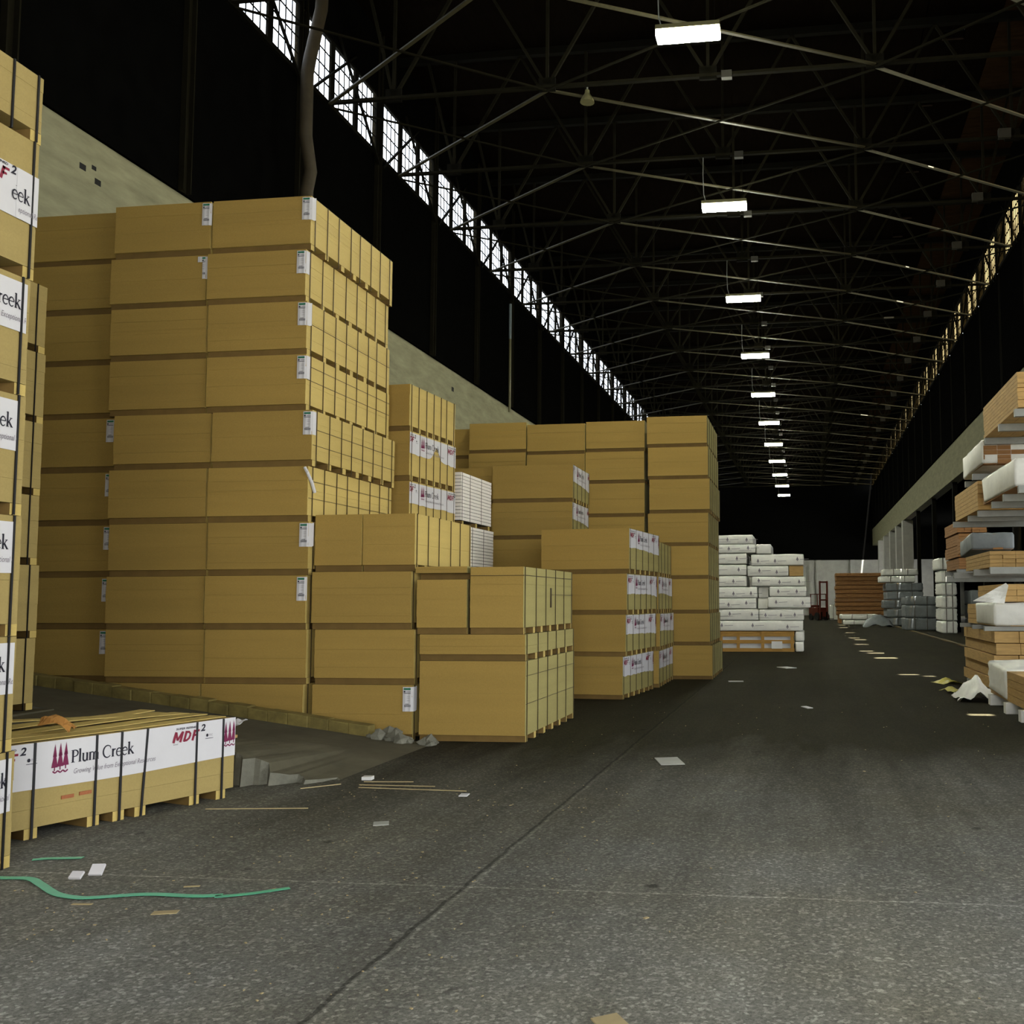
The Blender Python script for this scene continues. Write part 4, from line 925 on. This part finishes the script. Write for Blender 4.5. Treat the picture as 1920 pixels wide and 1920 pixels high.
b = bmesh.new(); bmesh.ops.create_grid(b, x_segments=12, y_segments=8, size=0.8)
for v in b.verts: x, y = v.co.x, v.co.y; v.co.z = max(0.01, 0.75 * (1 - (x / 0.85) ** 2) * (1 - (y / 0.9) ** 2) + 0.08 * math.sin(x * 8) * math.sin(y * 9)); v.co.x *= 1.15
bmesh.ops.solidify(b, geom=b.faces[:], thickness=0.01)
tag(link('tarp_heap', mesh_of('tarp_heap', b, 'greywrap', smooth=True), None, (4.3, 61, 0)), 'low heap under a grey tarp in front of the pale far bundles', 'tarp heap')
for k in range(5):
    wrapped('grey wrapped bundle in the far stack below the pale columns, %s' % ('lowest' if k == 0 else 'topmost' if k == 4 else '%s up' % ORD[k]), 5.0 + R.uniform(-0.15, 0.1), 64, 0.55 * k, 2.3, 2.5, 0.545, 'greywrap', 80 + k, 'grey far stack')
for k in range(2):
    wrapped('white wrapped bundle topping the far grey stack, %s' % ('under' if k == 0 else 'over'), 4.7 + 0.2 * k, 64.2, 2.76 + 0.44 * k, 2.2, 2.0, 0.43, 'lam', 88 + k, 'white bundles over the grey stack')
for k in range(3):
    wrapped('square grey wrapped bundle right of the tarp heap, %s' % ('lower' if k == 0 else 'middle' if k == 1 else 'upper, lumpy'), 5.3, 54.5, 0.68 * k, 1.65, 2.2, 0.70 if k < 2 else 0.5, 'greywrap', 90 + k, 'square grey bundles')
for k in range(6):
    wrapped('bagged bundle in the tall slim white-edged stack, %s' % ('lowest' if k == 0 else 'topmost' if k == 5 else '%s up' % ORD[k]), 6.55 - (0.12 if k == 5 else 0), 49.5, 0.62 * k, 0.75, 2.2, 0.615, 'lam', 95 + k, 'tall slim stack')
for k in range(3):
    wrapped('dark grey bundle right of the tall slim stack, %s' % ('lower' if k == 0 else 'middle' if k == 1 else 'upper'), 7.9, 49.2, 0.70 * k, 2.6, 2.0, 0.72, 'greywrap', 104 + k, 'dark grey bundles')
# forklift far away
t = thing('forklift', 'small dark red forklift with raised mast in front of the far wall', 'forklift', (1.05, 82, 0), 0.5)
b = bmesh.new(); bx(b, -0.45, 0.45, -0.6, 0.9, 0.35, 1.05); bx(b, -0.4, 0.4, 0.5, 0.95, 1.05, 1.25); link('body', mesh_of('body', b, 'lift', 0.05), t)
b = bmesh.new()
for x in (-0.36, 0.30): bx(b, x, x + 0.1, -0.82, -0.68, 0.1, 3.2)
for z in (0.3, 1.6, 3.05): bx(b, -0.36, 0.4, -0.8, -0.7, z, z + 0.12)
link('mast', mesh_of('mast', b, 'lift'), t)
b = bmesh.new()
for x in (-0.3, 0.18): bx(b, x, x + 0.12, -1.9, -0.84, 0.12, 0.17); bx(b, x, x + 0.12, -0.88, -0.83, 0.12, 0.7)
link('forks', mesh_of('forks', b, 'steel'), t)
b = bmesh.new()
for x in (-0.43, 0.37):
    for y in (-0.5, 0.6): bx(b, x, x + 0.06, y, y + 0.06, 1.0, 2.1)
bx(b, -0.45, 0.45, -0.52, 0.68, 2.1, 2.16); link('overhead_guard', mesh_of('overhead_guard', b, 'lift'), t)
for x in (-0.5, 0.32):
    for y, r in ((-0.45, 0.33), (0.55, 0.28)):
        b = bmesh.new(); tube(b, [(x, y, r), (x + 0.18, y, r)], r, 16); link('wheel', mesh_of('wheel', b, 'rubber'), t)
wrapped('small pale bundle beside the far forklift', 2.0, 84, 0, 0.9, 1.2, 1.3, 'lam', 120, None)

# ------------------------------------------------------------------ litter on the floor
def strap_ribbon(label, pts, w=0.03):
    b = bmesh.new(); P = [Vector((x, y, 0.006 + (z if len(r) else 0))) for x, y, z, *r in [(p + (0,))[:3] + (1,) if len(p) == 2 else p + (1,) for p in pts]]
    ring = []
    for i, p in enumerate(P):
        d = (P[min(i + 1, len(P) - 1)] - P[max(i - 1, 0)]).normalized(); s = Vector((-d.y, d.x, 0)) * w / 2
        up = Vector((0, 0, 0.002))
        ring.append([b.verts.new(q) for q in (p - s, p + s, p + s + up, p - s + up)])
    for a, c in zip(ring, ring[1:]):
        for k in range(4): b.faces.new((a[k], a[(k + 1) % 4], c[(k + 1) % 4], c[k]))
    b.faces.new(ring[0]); b.faces.new(ring[-1])
    tag(link('plastic_strap', mesh_of('plastic_strap', b, 'greenstrap')), label, 'strap', 'loose green straps')
def smooth_path(pts, n=6):
    out = []
    for i in range(len(pts) - 1):
        p0, p1, p2_, p3 = pts[max(i - 1, 0)], pts[i], pts[i + 1], pts[min(i + 2, len(pts) - 1)]
        for k in range(n):
            t_ = k / n
            out.append(tuple(0.5 * (2 * b_ + (c_ - a_) * t_ + (2 * a_ - 5 * b_ + 4 * c_ - d_) * t_ * t_ + (3 * b_ - a_ - 3 * c_ + d_) * t_ ** 3) for a_, b_, c_, d_ in zip(p0, p1, p2_, p3)))
    return out + [pts[-1]]
strap_ribbon('long wavy green plastic strap lying across the foreground floor', smooth_path([(-5.05, 5.40), (-4.74, 5.405), (-4.56, 5.41), (-4.40, 5.31), (-4.17, 5.15), (-4.01, 5.10), (-3.91, 5.11), (-3.66, 5.20), (-3.37, 5.20), (-3.23, 5.235)]), 0.05)
strap_ribbon('short green plastic strap continuing right of the long wavy one', smooth_path([(-3.25, 5.20), (-3.1, 5.27), (-2.926, 5.406)]), 0.042)
strap_ribbon('short green plastic strap beside the bottom of the left-edge stack', smooth_path([(-4.87, 5.80), (-4.8, 5.84), (-4.70, 5.86), (-4.588, 5.883)]), 0.045)
def flat(name, label, x, y, w, l, rot, m, h=0.006, cat='scrap', grp=None, curl=0.0, tilt=0.0):
    b = bmesh.new(); bmesh.ops.create_grid(b, x_segments=4, y_segments=3, size=0.5)
    for v in b.verts: v.co = Vector((v.co.x * w, v.co.y * l, 0.003 + curl * (v.co.x * 2) ** 2 + R.uniform(0, curl * 0.3)))
    bmesh.ops.solidify(b, geom=b.faces[:], thickness=-h)
    mn = min(v.co.z for v in b.verts)
    for v in b.verts: v.co.z += 0.002 - mn
    o = tag(link(name, mesh_of(name, b, m), None, (x, y, math.sin(tilt) * l / 2), rot), label, cat, grp); o.rotation_euler.x = tilt; return o
flat('paper_scrap', 'larger white paper square on the floor near the green strap', -4.227, 5.55, 0.075, 0.07, 0.2, 'paper', 0.015, 'paper', None, 0.0, 0.8)
flat('paper_scrap', 'smaller white paper scrap left of the larger square', -4.29, 5.46, 0.07, 0.05, 0.1, 'paper', 0.015, 'paper', None, 0.0, 0.6)
flat('wood_slip', 'tan thin wood slip on the floor below the wavy strap', -3.352, 4.92, 0.125, 0.055, 0.3, 'chip', 0.004, 'wood scrap')
flat('wood_slip', 'narrow brown wood slip just under the wavy strap', -3.892, 5.00, 0.11, 0.02, 0.1, 'chip', 0.004, 'wood scrap')
flat('wood_slip', 'splinter of wood just above the wavy strap', -3.506, 5.38, 0.085, 0.02, 0.3, 'chip', 0.004, 'wood scrap')
flat('paper_scrap', 'grey flattened paper piece in the middle of the aisle floor', -1.393, 10.05, 0.24, 0.45, 0.3, 'conc2', 0.006, 'paper')
flat('paper_scrap', 'grey paper fold beside sticks near the ramp', -3.998, 8.74, 0.09, 0.08, 0.1, 'wrap', 0.03, 'paper')
flat('paper_scrap', 'small white scrap with dark mark in front of the front stack', -2.864, 8.12, 0.07, 0.10, 0.1, 'paper', 0.008, 'paper')
flat('paper_scrap', 'flat grey-white scrap on the floor between pack and strap', -3.107, 7.03, 0.11, 0.12, 0.4, 'conc2', 0.006, 'paper')
flat('paper_scrap', 'white scrap on the far aisle floor before the white lumber stack', -0.483, 24.2, 0.28, 0.5, 0.5, 'paper', 0.01, 'paper')
flat('paper_scrap', 'long pale slip on the far aisle floor by the end column', -1.416, 20.0, 0.30, 0.15, 0.1, 'paper', 0.01, 'paper')
flat('paper_scrap', 'small pale scrap alone in the middle of the dark aisle', -0.006, 15.25, 0.09, 0.25, 0.4, 'paper', 0.01, 'paper')
flat('paper_scrap', 'tan scrap at the very bottom edge of the picture', -0.766, 3.86, 0.11, 0.14, 0.6, 'chip', 0.006, 'paper')
flat('plank_scrap', 'short pink-brown plank scrap lying on the ramp', -6.0, 9.6, 0.3, 0.16, -0.2, 'pine', 0.03, 'wood scrap').location.z = rz(-6.0) + 0.02
bpy.context.scene.collection.objects[-1].rotation_euler.y = math.atan(SL)
for k, (x, y, l, a) in enumerate(((-3.75, 8.62, 0.45, 0.05), (-3.6, 8.45, 0.7, -0.03), (-3.4, 8.3, 1.0, -0.08), (-4.25, 8.35, 0.35, 0.7), (-4.3, 7.4, 0.8, 0.12))):
    b = bmesh.new(); bar(b, (-l / 2, 0, 0.007), (l / 2, 0.02, 0.007), 0.007, 0.007)
    tag(link('stick', mesh_of('stick', b, 'chip'), None, (x, y, 0), a), 'thin pale stick on the floor by the ramp foot, %s' % ('shortest upper one', 'middle one', 'longest one', 'slanting one', 'faint one nearest the floor pack')[k], 'stick', 'thin sticks by the ramp foot')
for k, (x, y) in enumerate(((2.72, 20.0), (2.62, 18.0))):
    b = bmesh.new(); bmesh.ops.create_grid(b, x_segments=6, y_segments=5, size=0.5)
    for v in b.verts: v.co = Vector((v.co.x * 0.42, v.co.y * 0.6, max(0.005, 0.10 * math.cos(v.co.x * 4 + k) * (1 - abs(v.co.y)) + 0.02 * math.sin(v.co.y * 20))))
    bmesh.ops.solidify(b, geom=b.faces[:], thickness=0.004)
    tag(link('plastic_scrap', mesh_of('plastic_scrap', b, 'yellow'), None, (x, y, 0), 0.3), 'crumpled yellow plastic scrap left of the timber pile, %s' % ('farther, with white part' if k == 0 else 'nearer one'), 'plastic scrap', 'yellow plastic scraps')
b = bmesh.new()
for k in range(330):
    d = R.uniform(0, 1)
    if k < 240: x, y = -4.7 + 3.4 * R.random(), 3.9 + 5.0 * R.random() ** 1.2
    else: x, y = R.uniform(-3.0, 2.5), R.uniform(4, 16)
    if x < -4.2 and y > 5.2: continue
    s = R.uniform(0.0025, 0.008) * (1.8 if R.random() < 0.06 else 1); a = R.uniform(0, PI); ca, sa = math.cos(a) * s, math.sin(a) * s; e = R.uniform(0.3, 0.8)
    v = [b.verts.new((x + px * ca - py * sa * e, y + px * sa + py * ca * e, z)) for z in (0.001, 0.005) for px, py in ((-1, -1), (1, -1), (1, 1), (-1, 1))]
    for f in ((4, 5, 6, 7), (0, 1, 5, 4), (1, 2, 6, 5), (2, 3, 7, 6), (3, 0, 4, 7)): b.faces.new([v[i] for i in f])
tag(link('debris', mesh_of('debris', b, 'chip')), 'tiny pale wood chips scattered over the floor', 'wood chips', kind='stuff')
